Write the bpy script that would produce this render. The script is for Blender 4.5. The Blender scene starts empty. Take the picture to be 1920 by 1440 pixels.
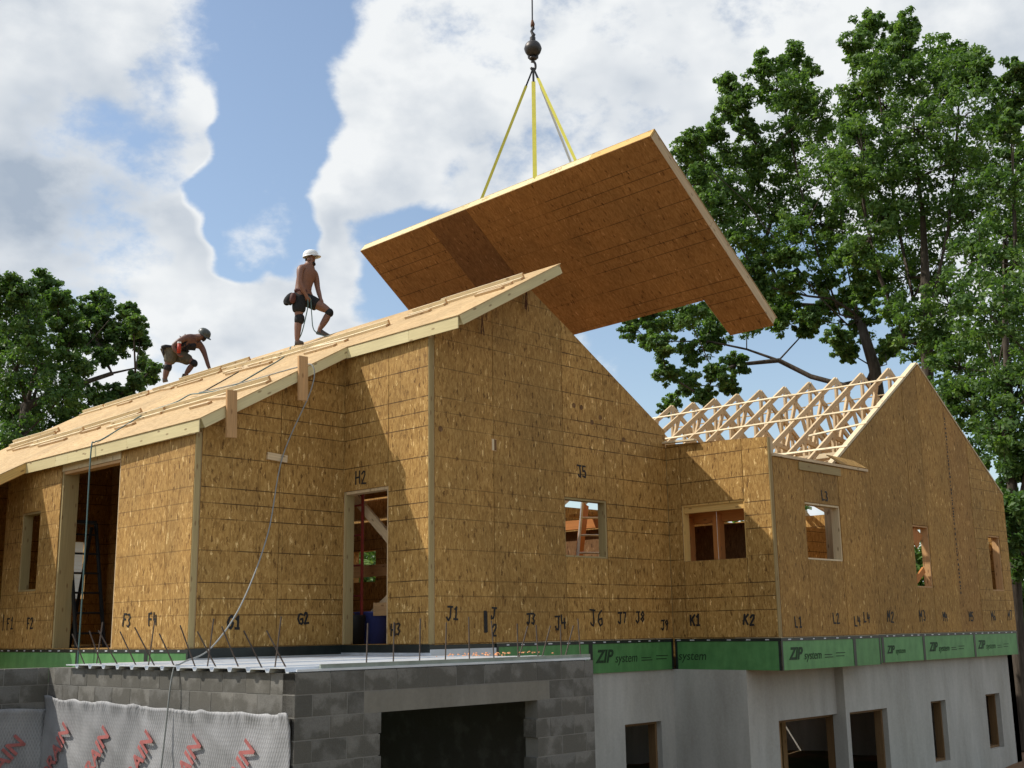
import bpy, bmesh, math, random
import numpy as np
from mathutils import Vector, Matrix, Quaternion
random.seed(7); rng = np.random.default_rng(7)
sc = bpy.context.scene
COL = sc.collection

# ------------------------------------------------------------------ camera
CAM = Vector((-10.745, -11.988, 0.168))
yaw, pitch, roll = 0.7688, 0.2060, -0.01523
fw = Vector((math.cos(pitch)*math.cos(yaw), math.cos(pitch)*math.sin(yaw), math.sin(pitch)))
rt = Vector((math.sin(yaw), -math.cos(yaw), 0)); up = rt.cross(fw)
R0 = rt*math.cos(roll)+up*math.sin(roll); R1 = -rt*math.sin(roll)+up*math.cos(roll)
cam = bpy.data.cameras.new('camera'); camo = bpy.data.objects.new('camera', cam); COL.objects.link(camo)
m = Matrix((R0, R1, -fw)).transposed().to_4x4(); m.translation = CAM
camo.matrix_world = m
cam.sensor_width = 36; cam.lens = 36*2207.9/1920; cam.clip_end = 3000; cam.clip_start = .1
sc.camera = camo
sc.view_settings.view_transform = 'Standard'; sc.view_settings.look = 'None'
sc.view_settings.exposure = 0.0; sc.view_settings.gamma = 1

# ------------------------------------------------------------------ world: Nishita sky with cumulus
SUN = Vector((-.839, 1.0, 1.46)).normalized()          # towards the sun
SUN_EL = math.asin(SUN.z); SUN_ROT = math.atan2(SUN.x, SUN.y)
W = bpy.data.worlds.new('World'); sc.world = W; W.use_nodes = True
nt = W.node_tree; nt.nodes.clear()
W.cycles.sampling_method = 'MANUAL'; W.cycles.sample_map_resolution = 512
def nd(tree, t, **k):
    n = tree.nodes.new(t)
    for a, b in k.items(): setattr(n, a, b)
    return n
def mth(tree, op, a, b=None, c=None, clamp=False):
    n = tree.nodes.new('ShaderNodeMath'); n.operation = op; n.use_clamp = clamp
    for i, v in enumerate((a, b, c)):
        if v is None: continue
        if isinstance(v, (int, float)): n.inputs[i].default_value = v
        else: tree.links.new(v, n.inputs[i])
    return n.outputs[0]
def maprange(tree, v, a, b, c=0., d=1., smooth=True):
    n = tree.nodes.new('ShaderNodeMapRange'); n.interpolation_type = 'SMOOTHSTEP' if smooth else 'LINEAR'
    tree.links.new(v, n.inputs[0])
    for i, x in enumerate((a, b, c, d)): n.inputs[i+1].default_value = x
    return n.outputs[0]
def direc(az, el):
    az, el = math.radians(az), math.radians(el)
    return Vector((math.cos(el)*math.cos(az), math.cos(el)*math.sin(az), math.sin(el)))
sky = nd(nt, 'ShaderNodeTexSky', sky_type='NISHITA'); sky.sun_disc = False
sky.sun_elevation = SUN_EL; sky.sun_rotation = SUN_ROT; sky.air_density = 1.1; sky.dust_density = .8; sky.ozone_density = .5
tc = nd(nt, 'ShaderNodeTexCoord')
DIR = tc.outputs['Generated']
def vmath(tree, op, a, b=None):
    n = tree.nodes.new('ShaderNodeVectorMath'); n.operation = op
    for i, v in enumerate((a, b)):
        if v is None: continue
        if isinstance(v, (tuple, list, Vector)): n.inputs[i].default_value = v
        else: tree.links.new(v, n.inputs[i])
    return n
def noise(tree, vec, scale, detail=6, rough=.55, dist=0.):
    n = tree.nodes.new('ShaderNodeTexNoise'); tree.links.new(vec, n.inputs['Vector'])
    n.inputs['Scale'].default_value = scale; n.inputs['Detail'].default_value = detail
    n.inputs['Roughness'].default_value = rough; n.inputs['Distortion'].default_value = dist
    return n
stretch = vmath(nt, 'MULTIPLY', DIR, (1, 1, 1.45)).outputs[0]
warp = noise(nt, stretch, 5.5, 3, .6)
wv = vmath(nt, 'SCALE', vmath(nt, 'SUBTRACT', warp.outputs['Color'], (.5, .5, .5)).outputs[0]); wv.inputs['Scale'].default_value = .13
DW = vmath(nt, 'NORMALIZE', vmath(nt, 'ADD', DIR, wv.outputs[0]).outputs[0]).outputs[0]
def blobs(lst, start):
    acc = start
    for az, el, r, w in lst:
        d = vmath(nt, 'DISTANCE', DW, direc(az, el)).outputs['Value']
        acc = mth(nt, 'ADD', maprange(nt, d, math.radians(r)*2.0, 0, 0, w), acc)
    return acc
CLOUDS = [(67.0, 25.6, 6.0, 1.1), (62.0, 24.6, 3.6, 1.0), (60.0, 23.2, 2.6, 1.0), (64.0, 20.9, 4.2, .9), (68.2, 18.4, 5.2, .8), (62.6, 19.2, 2.4, .9), (62.8, 22.4, 2.6, 1.4), (61.3, 17.7, 2.0, .7), (53.3, 20.2, 2.4, 1.2), (50.4, 22.6, 2.6, 1.2), (48.2, 26.0, 4.6, 1.2), (44.6, 28.5, 6.2, 1.0), (39.3, 26.9, 6.0, .9), (33.8, 26.5, 6.0, .8), (26.3, 27.1, 7.8, .9), (19.9, 26.0, 6.5, .9), (57.2, 14.6, 4.2, 1.2), (52.6, 15.6, 2.2, 1.1), (63.5, 14.4, 4.4, 1.0), (43.4, 21.2, 2.4, 1.2), (41.0, 22.5, 2.4, 1.1), (66.9, 13.1, 5.7, .8), (39.4, 12.6, 1.6, 1.2), (48.9, 14.2, 1.0, 1.0), (36.4, 22.3, 3.6, .7),
          (58.0, 28.0, 2.8, -1.3), (56.0, 25.6, 2.6, -1.6), (55.9, 23.2, 2.4, -2.2), (57.3, 21.0, 2.4, -3.2), (58.8, 19.0, 1.5, -2.6), (56.4, 18.9, 1.9, -3.0), (54.8, 18.0, 1.2, -2.0), (50.2, 18.3, 1.5, -1.6), (46.8, 22.6, 1.5, -1.5), (48.2, 19.4, 1.3, -1.1), (50.2, 15.8, 1.2, -1.4), (34.6, 12.3, 4.4, -1.4), (30.3, 15.3, 3.2, -.9), (33.5, 19.5, 3.0, .9), (26.0, 14.9, 5.2, -.6), (52.8, 28.8, 1.8, -.9)]
SHADY = [(66.8, 22.0, 3.2, 1.0), (63.5, 21.6, 2.6, .9), (60.8, 21.4, 2.4, .9), (68.0, 17.6, 3.0, .9), (64.4, 18.0, 2.0, .6), (61.6, 18.2, 1.7, .6), (67.8, 14.0, 2.6, .7), (37.7, 25.3, 3.6, .45), (39.5, 21.7, 2.3, .4), (46.9, 20.1, 2.3, .3), (34.5, 23.9, 2.9, .35), (52.0, 19.0, 1.2, .4)]
fb = noise(nt, stretch, 6.5, 8, .6).outputs['Fac']
toward = vmath(nt, 'ADD', stretch, tuple(SUN*.035)).outputs[0]
fbS = noise(nt, toward, 6.5, 4, .55).outputs['Fac']
fb2 = noise(nt, stretch, 2.3, 3, .5).outputs['Fac']
bs = blobs(CLOUDS, mth(nt, 'MULTIPLY_ADD', fb2, 2.4, -1.05))
bs = mth(nt, 'MINIMUM', mth(nt, 'MAXIMUM', mth(nt, 'MULTIPLY', bs, .85), -1.), .85)
dens = mth(nt, 'ADD', mth(nt, 'MULTIPLY', bs, .46), mth(nt, 'MULTIPLY_ADD', fb, 2.6, -1.3))
mask = maprange(nt, dens, -.14, .30)
core = maprange(nt, dens, .05, .75)
relief = mth(nt, 'MULTIPLY', mth(nt, 'SUBTRACT', fbS, fb), 3.0)
shade = blobs(SHADY, mth(nt, 'MULTIPLY_ADD', fb2, .7, -.35))
shade = mth(nt, 'MULTIPLY', mth(nt, 'MULTIPLY', shade, .85), mth(nt, 'MULTIPLY_ADD', core, .7, .3))
shade = mth(nt, 'ADD', shade, mth(nt, 'ADD', relief, mth(nt, 'MULTIPLY_ADD', core, .22, -.02)))
shade = maprange(nt, shade, -.1, 1.05, 0, 1, False)
ccol = nd(nt, 'ShaderNodeMix', data_type='RGBA'); nt.links.new(shade, ccol.inputs['Factor'])
ccol.inputs['A'].default_value = (.96, .985, 1.0, 1); ccol.inputs['B'].default_value = (.43, .51, .62, 1)
bg1 = nd(nt, 'ShaderNodeBackground'); bg1.inputs['Strength'].default_value = .15
haze = nd(nt, 'ShaderNodeMix', data_type='RGBA'); haze.inputs['Factor'].default_value = .05
nt.links.new(sky.outputs[0], haze.inputs['A']); haze.inputs['B'].default_value = (6, 6.6, 7, 1)
nt.links.new(haze.outputs['Result'], bg1.inputs['Color'])
bg2 = nd(nt, 'ShaderNodeBackground'); bg2.inputs['Strength'].default_value = .93; nt.links.new(ccol.outputs['Result'], bg2.inputs['Color'])
mx = nd(nt, 'ShaderNodeMixShader'); nt.links.new(mask, mx.inputs[0]); nt.links.new(bg1.outputs[0], mx.inputs[1]); nt.links.new(bg2.outputs[0], mx.inputs[2])
nt.links.new(mx.outputs[0], nd(nt, 'ShaderNodeOutputWorld').inputs[0])

# ------------------------------------------------------------------ sun
sl = bpy.data.lights.new('sun', 'SUN'); sl.energy = 4.6; sl.angle = math.radians(.6); sl.color = (1, .94, .84)
so = bpy.data.objects.new('sun', sl); COL.objects.link(so); so.rotation_euler = (-SUN).to_track_quat('-Z', 'Y').to_euler(); so.location = (-20, 30, 40)

# ------------------------------------------------------------------ materials
M = {}
def mat(name, rough=.8, spec=.3):
    ma = bpy.data.materials.new(name); ma.use_nodes = True; t = ma.node_tree
    b = t.nodes['Principled BSDF']; b.inputs['Roughness'].default_value = rough
    b.inputs['Specular IOR Level'].default_value = spec
    M[name] = ma
    return ma, t, b
def uvn(t): return nd(t, 'ShaderNodeUVMap', uv_map='uv').outputs[0]
def mapping(t, v, scale=(1, 1, 1), rot=0, loc=(0, 0, 0)):
    n = nd(t, 'ShaderNodeMapping'); t.links.new(v, n.inputs[0]); n.inputs['Scale'].default_value = scale
    n.inputs['Rotation'].default_value = (0, 0, rot); n.inputs['Location'].default_value = loc
    return n.outputs[0]
def ramp(t, v, stops):
    n = nd(t, 'ShaderNodeValToRGB'); t.links.new(v, n.inputs[0]); e = n.color_ramp.elements
    while len(e) < len(stops): e.new(.5)
    for i, (p, c) in enumerate(stops): e[i].position = p; e[i].color = (*c, 1)
    return n.outputs[0]
def mixc(t, f, a, b, mode='MIX'):
    n = nd(t, 'ShaderNodeMix', data_type='RGBA', blend_type=mode)
    for k, v in (('Factor', f), ('A', a), ('B', b)):
        if isinstance(v, (int, float)): n.inputs[k].default_value = v
        elif isinstance(v, tuple): n.inputs[k].default_value = (*v, 1)
        else: t.links.new(v, n.inputs[k])
    return n.outputs['Result']
def bump(t, b, h, s=.3, d=.01):
    n = nd(t, 'ShaderNodeBump'); n.inputs['Strength'].default_value = s; n.inputs['Distance'].default_value = d
    t.links.new(h, n.inputs['Height']); t.links.new(n.outputs[0], b.inputs['Normal'])
def objrand(t): return nd(t, 'ShaderNodeObjectInfo').outputs['Random']
U = .2115
def osb(name, tint=(1, 1, 1), lines=.0, contrast=1., spread=.12, strand=.84):
    ma, t, b = mat(name, .72, .25)
    uv = uvn(t); r = objrand(t)
    off = nd(t, 'ShaderNodeCombineXYZ'); t.links.new(mth(t, 'MULTIPLY', r, 37.), off.inputs[0]); t.links.new(mth(t, 'MULTIPLY', r, 53.), off.inputs[1])
    p = vmath(t, 'ADD', uv, off.outputs[0]).outputs[0]
    wn = noise(t, p, 14, 3, .6)
    ws = vmath(t, 'SCALE', vmath(t, 'SUBTRACT', wn.outputs['Color'], (.5, .5, .5)).outputs[0]); ws.inputs['Scale'].default_value = .07
    p = vmath(t, 'ADD', p, ws.outputs[0]).outputs[0]
    vals = []
    for rot, sx, sy in ((.18, 62, 19), (-.4, 55, 16), (.9, 60, 18), (-1.15, 66, 17)):
        v = nd(t, 'ShaderNodeTexVoronoi', voronoi_dimensions='2D'); t.links.new(mapping(t, p, (sx*strand, sy*strand, 1), rot, (rot*9, sx, 0)), v.inputs['Vector'])
        v.inputs['Scale'].default_value = 1
        s = nd(t, 'ShaderNodeSeparateColor'); t.links.new(v.outputs['Color'], s.inputs[0]); vals.append(s.outputs)
    def pick(f, a, b_):
        n = nd(t, 'ShaderNodeMix', data_type='FLOAT'); t.links.new(f, n.inputs['Factor']); t.links.new(a, n.inputs['A']); t.links.new(b_, n.inputs['B']); return n.outputs['Result']
    g = lambda s, th: mth(t, 'GREATER_THAN', s, th)
    v1 = pick(g(vals[0][1], .5), vals[0][0], vals[1][0])
    v2 = pick(g(vals[2][1], .55), v1, vals[2][0])
    v3 = pick(g(vals[3][1], .62), v2, vals[3][0])
    sepd = nd(t, 'ShaderNodeSeparateXYZ'); t.links.new(p, sepd.inputs[0])
    fine = noise(t, mapping(t, p, (90, 40, 1)), 1, 3, .6).outputs['Fac']
    val = mth(t, 'ADD', v3, mth(t, 'MULTIPLY_ADD', fine, .45, -.22))
    sp_ = noise(t, p, 5., 3, .6).outputs['Fac']
    val = mth(t, 'ADD', val, mth(t, 'MULTIPLY_ADD', sp_, .7, -.35))
    val = mth(t, 'MULTIPLY_ADD', val, contrast*.85, .5-.425*contrast)
    for rot, sx, sy, lo, dv in ((.3, 34, 11, .93, -.5), (-.5, 30, 9, .91, .30)):
        v = nd(t, 'ShaderNodeTexVoronoi', voronoi_dimensions='2D'); t.links.new(mapping(t, p, (sx*strand, sy*strand, 1), rot, (rot*17, sy, 0)), v.inputs['Vector']); v.inputs['Scale'].default_value = 1
        s = nd(t, 'ShaderNodeSeparateColor'); t.links.new(v.outputs['Color'], s.inputs[0])
        fl_ = mth(t, 'MULTIPLY', mth(t, 'GREATER_THAN', s.outputs[2], lo), mth(t, 'LESS_THAN', v.outputs['Distance'], .42))
        val = mth(t, 'MULTIPLY_ADD', fl_, dv*contrast, val)
    c = ramp(t, val, [(0, (.14, .078, .03)), (.18, (.265, .160, .066)), (.55, (.345, .222, .098)), (.86, (.42, .283, .138)), (.96, (.56, .40, .235)), (1, (.68, .53, .35))])
    big = noise(t, uv, 1.1, 4, .6).outputs['Fac']
    c = mixc(t, 1., c, ramp(t, big, [(.25, (.78, .78, .78)), (.75, (1.14, 1.12, 1.1))]), 'MULTIPLY')
    c = mixc(t, 1., c, ramp(t, r, [(0, (1-spread,)*3), (1, (1+spread, 1+spread*.9, 1+spread*.8))]), 'MULTIPLY')
    if lines > 0:      # printed stud lines on the sheathing
        sp = nd(t, 'ShaderNodeSeparateXYZ'); t.links.new(uv, sp.inputs[0]); vv = sp.outputs[1]
        vv = mth(t, 'ADD', vv, mth(t, 'MULTIPLY_ADD', noise(t, mapping(t, uv, (3, 0, 0)), 1, 2).outputs['Fac'], .006, -.003))
        acc = None
        for k in (0, 2, 3, 4):
            mo = mth(t, 'FLOORED_MODULO', mth(t, 'ADD', vv, (.5-k)*U), 6*U)
            dd = mth(t, 'ABSOLUTE', mth(t, 'SUBTRACT', mo, .5*U))
            l = maprange(t, dd, .010, .0045)
            acc = l if acc is None else mth(t, 'MAXIMUM', acc, l)
        # fainter vertical ones
        mo = mth(t, 'FLOORED_MODULO', sp.outputs[0], U*2)
        vl = mth(t, 'MULTIPLY', maprange(t, mth(t, 'ABSOLUTE', mth(t, 'SUBTRACT', mo, U)), .008, .004), .35)
        acc = mth(t, 'MAXIMUM', acc, vl)
        gate = maprange(t, noise(t, p, 2.3, 3).outputs['Fac'], .34, .54, .35, 1.)
        acc = mth(t, 'MULTIPLY', mth(t, 'MULTIPLY', acc, gate), lines)
        c = mixc(t, acc, c, (.05, .026, .012))
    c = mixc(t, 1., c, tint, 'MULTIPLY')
    t.links.new(c, b.inputs['Base Color']); bump(t, b, val, .35, .004)
    return ma
osb('osb_wall', (1.17, 1.05, .68), .9, .88, .13)
osb('osb_faint', (1.17, 1.05, .70), .45, .9, .10)
osb('osb_plain', (1.04, .91, .55), .0, .8)
osb('osb_gable', (1.12, 1.0, .64), .5, .85)
osb('osb_stained', (.98, .83, .53), .0, .8)
osb('osb_brown', (.55, .45, .40), .0, .7)  # darkened OSB: interior shade put into the colour; also seam cores and holes
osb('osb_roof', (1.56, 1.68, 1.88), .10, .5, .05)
osb('osb_reddish', (1.10, .82, .55), .75, .66, .05)  # redder than the walls: bounce light on the shaded underside put into the tint
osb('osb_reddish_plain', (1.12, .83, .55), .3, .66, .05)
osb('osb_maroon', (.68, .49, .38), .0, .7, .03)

def lumber(name, col, var=.16, knots=True):
    ma, t, b = mat(name, .7, .25)
    uv = uvn(t); r = objrand(t)
    off = nd(t, 'ShaderNodeCombineXYZ'); t.links.new(mth(t, 'MULTIPLY', r, 31.), off.inputs[0]); t.links.new(mth(t, 'MULTIPLY', r, 77.), off.inputs[1])
    p = vmath(t, 'ADD', uv, off.outputs[0]).outputs[0]
    g = noise(t, mapping(t, p, (55, 1.6, 1)), 1, 5, .65, .4).outputs['Fac']
    g2 = noise(t, mapping(t, p, (3, .7, 1)), 1, 3, .5).outputs['Fac']
    c1 = tuple(x*(1-var*1.5) for x in col); c2 = tuple(min(1, x*(1+var)) for x in col)
    c = ramp(t, g, [(.3, c1), (.7, c2)])
    c = mixc(t, 1., c, ramp(t, g2, [(.2, (.86, .83, .8)), (.8, (1.1, 1.1, 1.1))]), 'MULTIPLY')
    c = mixc(t, 1., c, ramp(t, r, [(0, (.9, .86, .8)), (1, (1.07, 1.07, 1.07))]), 'MULTIPLY')
    if knots:
        v = nd(t, 'ShaderNodeTexVoronoi', voronoi_dimensions='2D'); t.links.new(mapping(t, p, (6, 2.2, 1)), v.inputs['Vector']); v.inputs['Scale'].default_value = 1
        k = maprange(t, v.outputs['Distance'], .11, .04)
        c = mixc(t, mth(t, 'MULTIPLY', k, .65), c, (.17, .085, .035))
    t.links.new(c, b.inputs['Base Color']); bump(t, b, g, .15, .003)
lumber('lumber', (.62, .48, .30)); lumber('lumber_pale', (.74, .63, .43), .1); lumber('fascia', (.66, .58, .33), .07); lumber('lumber_dark', (.20, .12, .055))
lumber('post', (.37, .29, .14), .1); lumber('lumber_warm', (.56, .345, .165)); lumber('lumber_orange', (.55, .23, .07), .12); lumber('fascia_gold', (.66, .43, .15), .12)

def plain(name, col, rough=.7, spec=.3, metal=0., nscale=0., namt=.2, bumpy=0., usegen=False):
    ma, t, b = mat(name, rough, spec); b.inputs['Metallic'].default_value = metal
    if nscale:
        co = nd(t, 'ShaderNodeTexCoord').outputs['Object']
        n = noise(t, co, nscale, 6, .6).outputs['Fac']
        c = ramp(t, n, [(.25, tuple(x*(1-namt) for x in col)), (.75, tuple(min(1, x*(1+namt)) for x in col))])
        t.links.new(c, b.inputs['Base Color'])
        if bumpy: bump(t, b, n, bumpy, .01)
    else: b.inputs['Base Color'].default_value = (*col, 1)
    return ma
plain('marker', (.018, .016, .015), .6, nscale=40, namt=.5); plain('tape', (.012, .018, .016), .35, .5, nscale=8, namt=.5)
plain('steel_dark', (.055, .05, .048), .45, .5, .5, nscale=9, namt=.4, bumpy=.15); plain('rust', (.13, .062, .035), .85, nscale=30, namt=.4)
plain('rebar_steel', (.075, .055, .042), .7, nscale=30, namt=.35); plain('galv', (.60, .63, .66), .4, .5, .25, nscale=3, namt=.18); plain('edge_angle', (.26, .29, .24), .6, nscale=5, namt=.3)
plain('alu', (.6, .6, .58), .4, .5, .8, nscale=14, namt=.2); plain('black_plastic', (.012, .013, .014), .5)
plain('sling_yellow', (.60, .54, .08), .7, nscale=6, namt=.1); plain('sling_white', (.75, .76, .7), .7, nscale=25, namt=.1)
plain('hose_grey', (.26, .27, .26), .7); plain('hose_teal', (.10, .17, .17), .5); plain('cord_dark', (.07, .06, .05), .6)
plain('skin', (.21, .105, .07), .5, .4, nscale=18, namt=.12); plain('skin_tan', (.14, .068, .05), .5, .4, nscale=18, namt=.12)
plain('cloth_black', (.018, .019, .021), .9, nscale=30, namt=.4); plain('cloth_olive', (.10, .092, .068), .9, nscale=20, namt=.3); plain('cloth_navy', (.022, .024, .034), .9, nscale=25, namt=.3)
plain('pad', (.012, .012, .013), .6); plain('leather', (.085, .03, .025), .7, nscale=12, namt=.5); plain('hair', (.02, .013, .009), .8)
plain('helmet_white', (.80, .81, .80), .3, .5); plain('helmet_dark', (.06, .068, .06), .4, .5, nscale=30, namt=.5); plain('shoe', (.10, .082, .07), .85, nscale=25, namt=.3)
plain('red_tube', (.40, .04, .02), .5); plain('white_plastic', (.75, .74, .72), .4); plain('blue_plastic', (.06, .08, .28), .4)
plain('red_paint', (.20, .022, .015), .5, nscale=12, namt=.3); plain('orange_foam', (.80, .36, .17), .8, nscale=20, namt=.2)
plain('clay', (.50, .22, .11), .95, nscale=3, namt=.3, bumpy=.5); plain('shingle', (.10, .10, .10), .9, nscale=6, namt=.3); plain('siding', (.62, .64, .58), .6, nscale=2, namt=.06)
plain('glass_dark', (.02, .025, .03), .1, .5); plain('cable', (.03, .03, .032), .5, .5, .5); plain('pipe_white', (.7, .72, .72), .4)
plain('red_print', (.40, .13, .12), .7, nscale=9, namt=.4)

def cmu():
    ma, t, b = mat('cmu', .92, .2); co0 = nd(t, 'ShaderNodeTexCoord').outputs['Object']; r = objrand(t)
    cof = nd(t, 'ShaderNodeCombineXYZ'); [t.links.new(mth(t, 'MULTIPLY', r, k_), cof.inputs[i_]) for i_, k_ in enumerate((61., 83., 47.))]
    co = vmath(t, 'ADD', co0, cof.outputs[0]).outputs[0]
    n = noise(t, co, 60, 4, .7).outputs['Fac']; n2 = noise(t, co, 1.7, 5, .6).outputs['Fac']; n3 = noise(t, co, 4.0, 4, .55).outputs['Fac']
    c = ramp(t, n, [(.2, (.15, .145, .13)), (.8, (.235, .227, .205))])
    c = mixc(t, 1., c, ramp(t, r, [(0, (.84, .84, .85)), (1, (1.12, 1.1, 1.08))]), 'MULTIPLY')
    # damp: darker towards lower part of each block in blotches (rain soaked)
    sp = nd(t, 'ShaderNodeSeparateXYZ'); t.links.new(co0, sp.inputs[0])
    low = maprange(t, mth(t, 'ADD', sp.outputs[2], mth(t, 'MULTIPLY_ADD', n2, -1.5, .68)), .10, -.06)
    wet = mth(t, 'MULTIPLY', low, maprange(t, n3, .28, .52))
    c = mixc(t, mth(t, 'MULTIPLY', wet, .62), c, (.07, .065, .052))
    t.links.new(c, b.inputs['Base Color']); bump(t, b, n, .6, .006)
cmu()
def concrete(name, col, streak=.3):
    ma, t, b = mat(name, .85, .25); co = nd(t, 'ShaderNodeTexCoord').outputs['Object']
    n = noise(t, mapping(t, co, (1.2, 1.2, .25)), 2.2, 6, .6).outputs['Fac']; n2 = noise(t, co, 25, 5, .65).outputs['Fac']; n3 = noise(t, mapping(t, co, (.7, .7, .16)), 2, 5, .65).outputs['Fac']
    c = ramp(t, n, [(.25, tuple(x*.72 for x in col)), (.75, tuple(x*1.15 for x in col))])
    c = mixc(t, 1., c, ramp(t, n3, [(.32, (.72, .70, .66)), (.68, (1.12, 1.12, 1.13))]), 'MULTIPLY')
    c = mixc(t, .35, c, ramp(t, n2, [(.2, tuple(x*.7 for x in col)), (.8, tuple(x*1.2 for x in col))]))
    t.links.new(c, b.inputs['Base Color']); bump(t, b, n2, .25, .006)
concrete('concrete', (.46, .445, .40)); concrete('mortar', (.23, .222, .20)); concrete('lintel_concrete', (.235, .22, .185))
def zipgreen():
    ma, t, b = mat('zip_green', .45, .4); co = nd(t, 'ShaderNodeTexCoord').outputs['Object']; r = objrand(t)
    n = noise(t, mapping(t, co, (1, 1, 1)), 5, 5, .6).outputs['Fac']; n2 = noise(t, mapping(t, co, (3, 3, .5)), 3, 4, .6).outputs['Fac']
    c = ramp(t, n, [(.3, (.072, .215, .066)), (.7, (.108, .29, .092))]); c = mixc(t, 1., c, ramp(t, n2, [(.3, (.85, .85, .85)), (.75, (1.15, 1.12, 1.15))]), 'MULTIPLY')
    c = mixc(t, 1., c, ramp(t, r, [(0, (.9, .92, .9)), (1, (1.12, 1.1, 1.12))]), 'MULTIPLY')
    t.links.new(c, b.inputs['Base Color']); bump(t, b, n, .1, .005)
zipgreen(); plain('zip_print', (.018, .045, .018), .6, nscale=30, namt=.4)
def membrane():
    ma, t, b = mat('membrane', .62, .3); uv = uvn(t)
    v = nd(t, 'ShaderNodeTexVoronoi', voronoi_dimensions='2D'); t.links.new(mapping(t, uv, (38, 38, 1), .78), v.inputs['Vector']); v.inputs['Randomness'].default_value = .05; v.inputs['Scale'].default_value = 1
    n = noise(t, uv, 3, 5, .6).outputs['Fac']; n2 = noise(t, uv, 1.1, 3).outputs['Fac']
    c = ramp(t, n, [(.25, (.25, .25, .255)), (.75, (.39, .39, .395))]); c = mixc(t, 1., c, ramp(t, n2, [(.3, (.75, .75, .75)), (.7, (1.12, 1.12, 1.12))]), 'MULTIPLY')
    c = mixc(t, mth(t, 'MULTIPLY', maprange(t, v.outputs['Distance'], .5, .62), .45), c, (.2, .2, .205))
    t.links.new(c, b.inputs['Base Color']); b.inputs['Metallic'].default_value = .1
    bump(t, b, mth(t, 'SUBTRACT', mth(t, 'MULTIPLY', n, 2.), v.outputs['Distance']), .5, .012)
membrane()
def leafmat(name, c1, c2, c3):
    ma, t, b = mat(name, .5, .35)
    at = nd(t, 'ShaderNodeAttribute', attribute_name='tone').outputs['Fac']
    c = ramp(t, at, [(0, c1), (.55, c2), (1, c3)])
    t.links.new(c, b.inputs['Base Color'])
    tr = nd(t, 'ShaderNodeBsdfTranslucent'); t.links.new(mixc(t, 1., c, (1.25, 1.35, .55), 'MULTIPLY'), tr.inputs[0])
    mxs = nd(t, 'ShaderNodeMixShader'); mxs.inputs[0].default_value = .45
    t.links.new(b.outputs[0], mxs.inputs[1]); t.links.new(tr.outputs[0], mxs.inputs[2]); t.links.new(mxs.outputs[0], t.nodes['Material Output'].inputs[0])
leafmat('leaf_oak', (.06, .12, .036), (.12, .215, .056), (.21, .31, .09))
leafmat('leaf_dark', (.05, .105, .034), (.10, .185, .052), (.18, .27, .08))
def bark():
    ma, t, b = mat('bark', .95, .15); co = nd(t, 'ShaderNodeTexCoord').outputs['Object']
    n = noise(t, mapping(t, co, (9, 9, 1.5)), 1.5, 6, .65).outputs['Fac']
    c = ramp(t, n, [(.3, (.035, .028, .022)), (.7, (.115, .095, .075))]); t.links.new(c, b.inputs['Base Color']); bump(t, b, n, .7, .03)
bark()
def groundmat():
    ma, t, b = mat('soil', .95, .15); co = nd(t, 'ShaderNodeTexCoord').outputs['Object']
    n = noise(t, co, .12, 5, .6).outputs['Fac']; n2 = noise(t, co, 3, 6, .7).outputs['Fac']
    c = ramp(t, n2, [(.25, (.16, .085, .045)), (.75, (.27, .16, .09))]); g = ramp(t, n2, [(.25, (.035, .06, .02)), (.75, (.085, .12, .04))])
    c = mixc(t, maprange(t, n, .46, .56), c, g); t.links.new(c, b.inputs['Base Color']); bump(t, b, n2, .6, .05)
groundmat()

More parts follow.
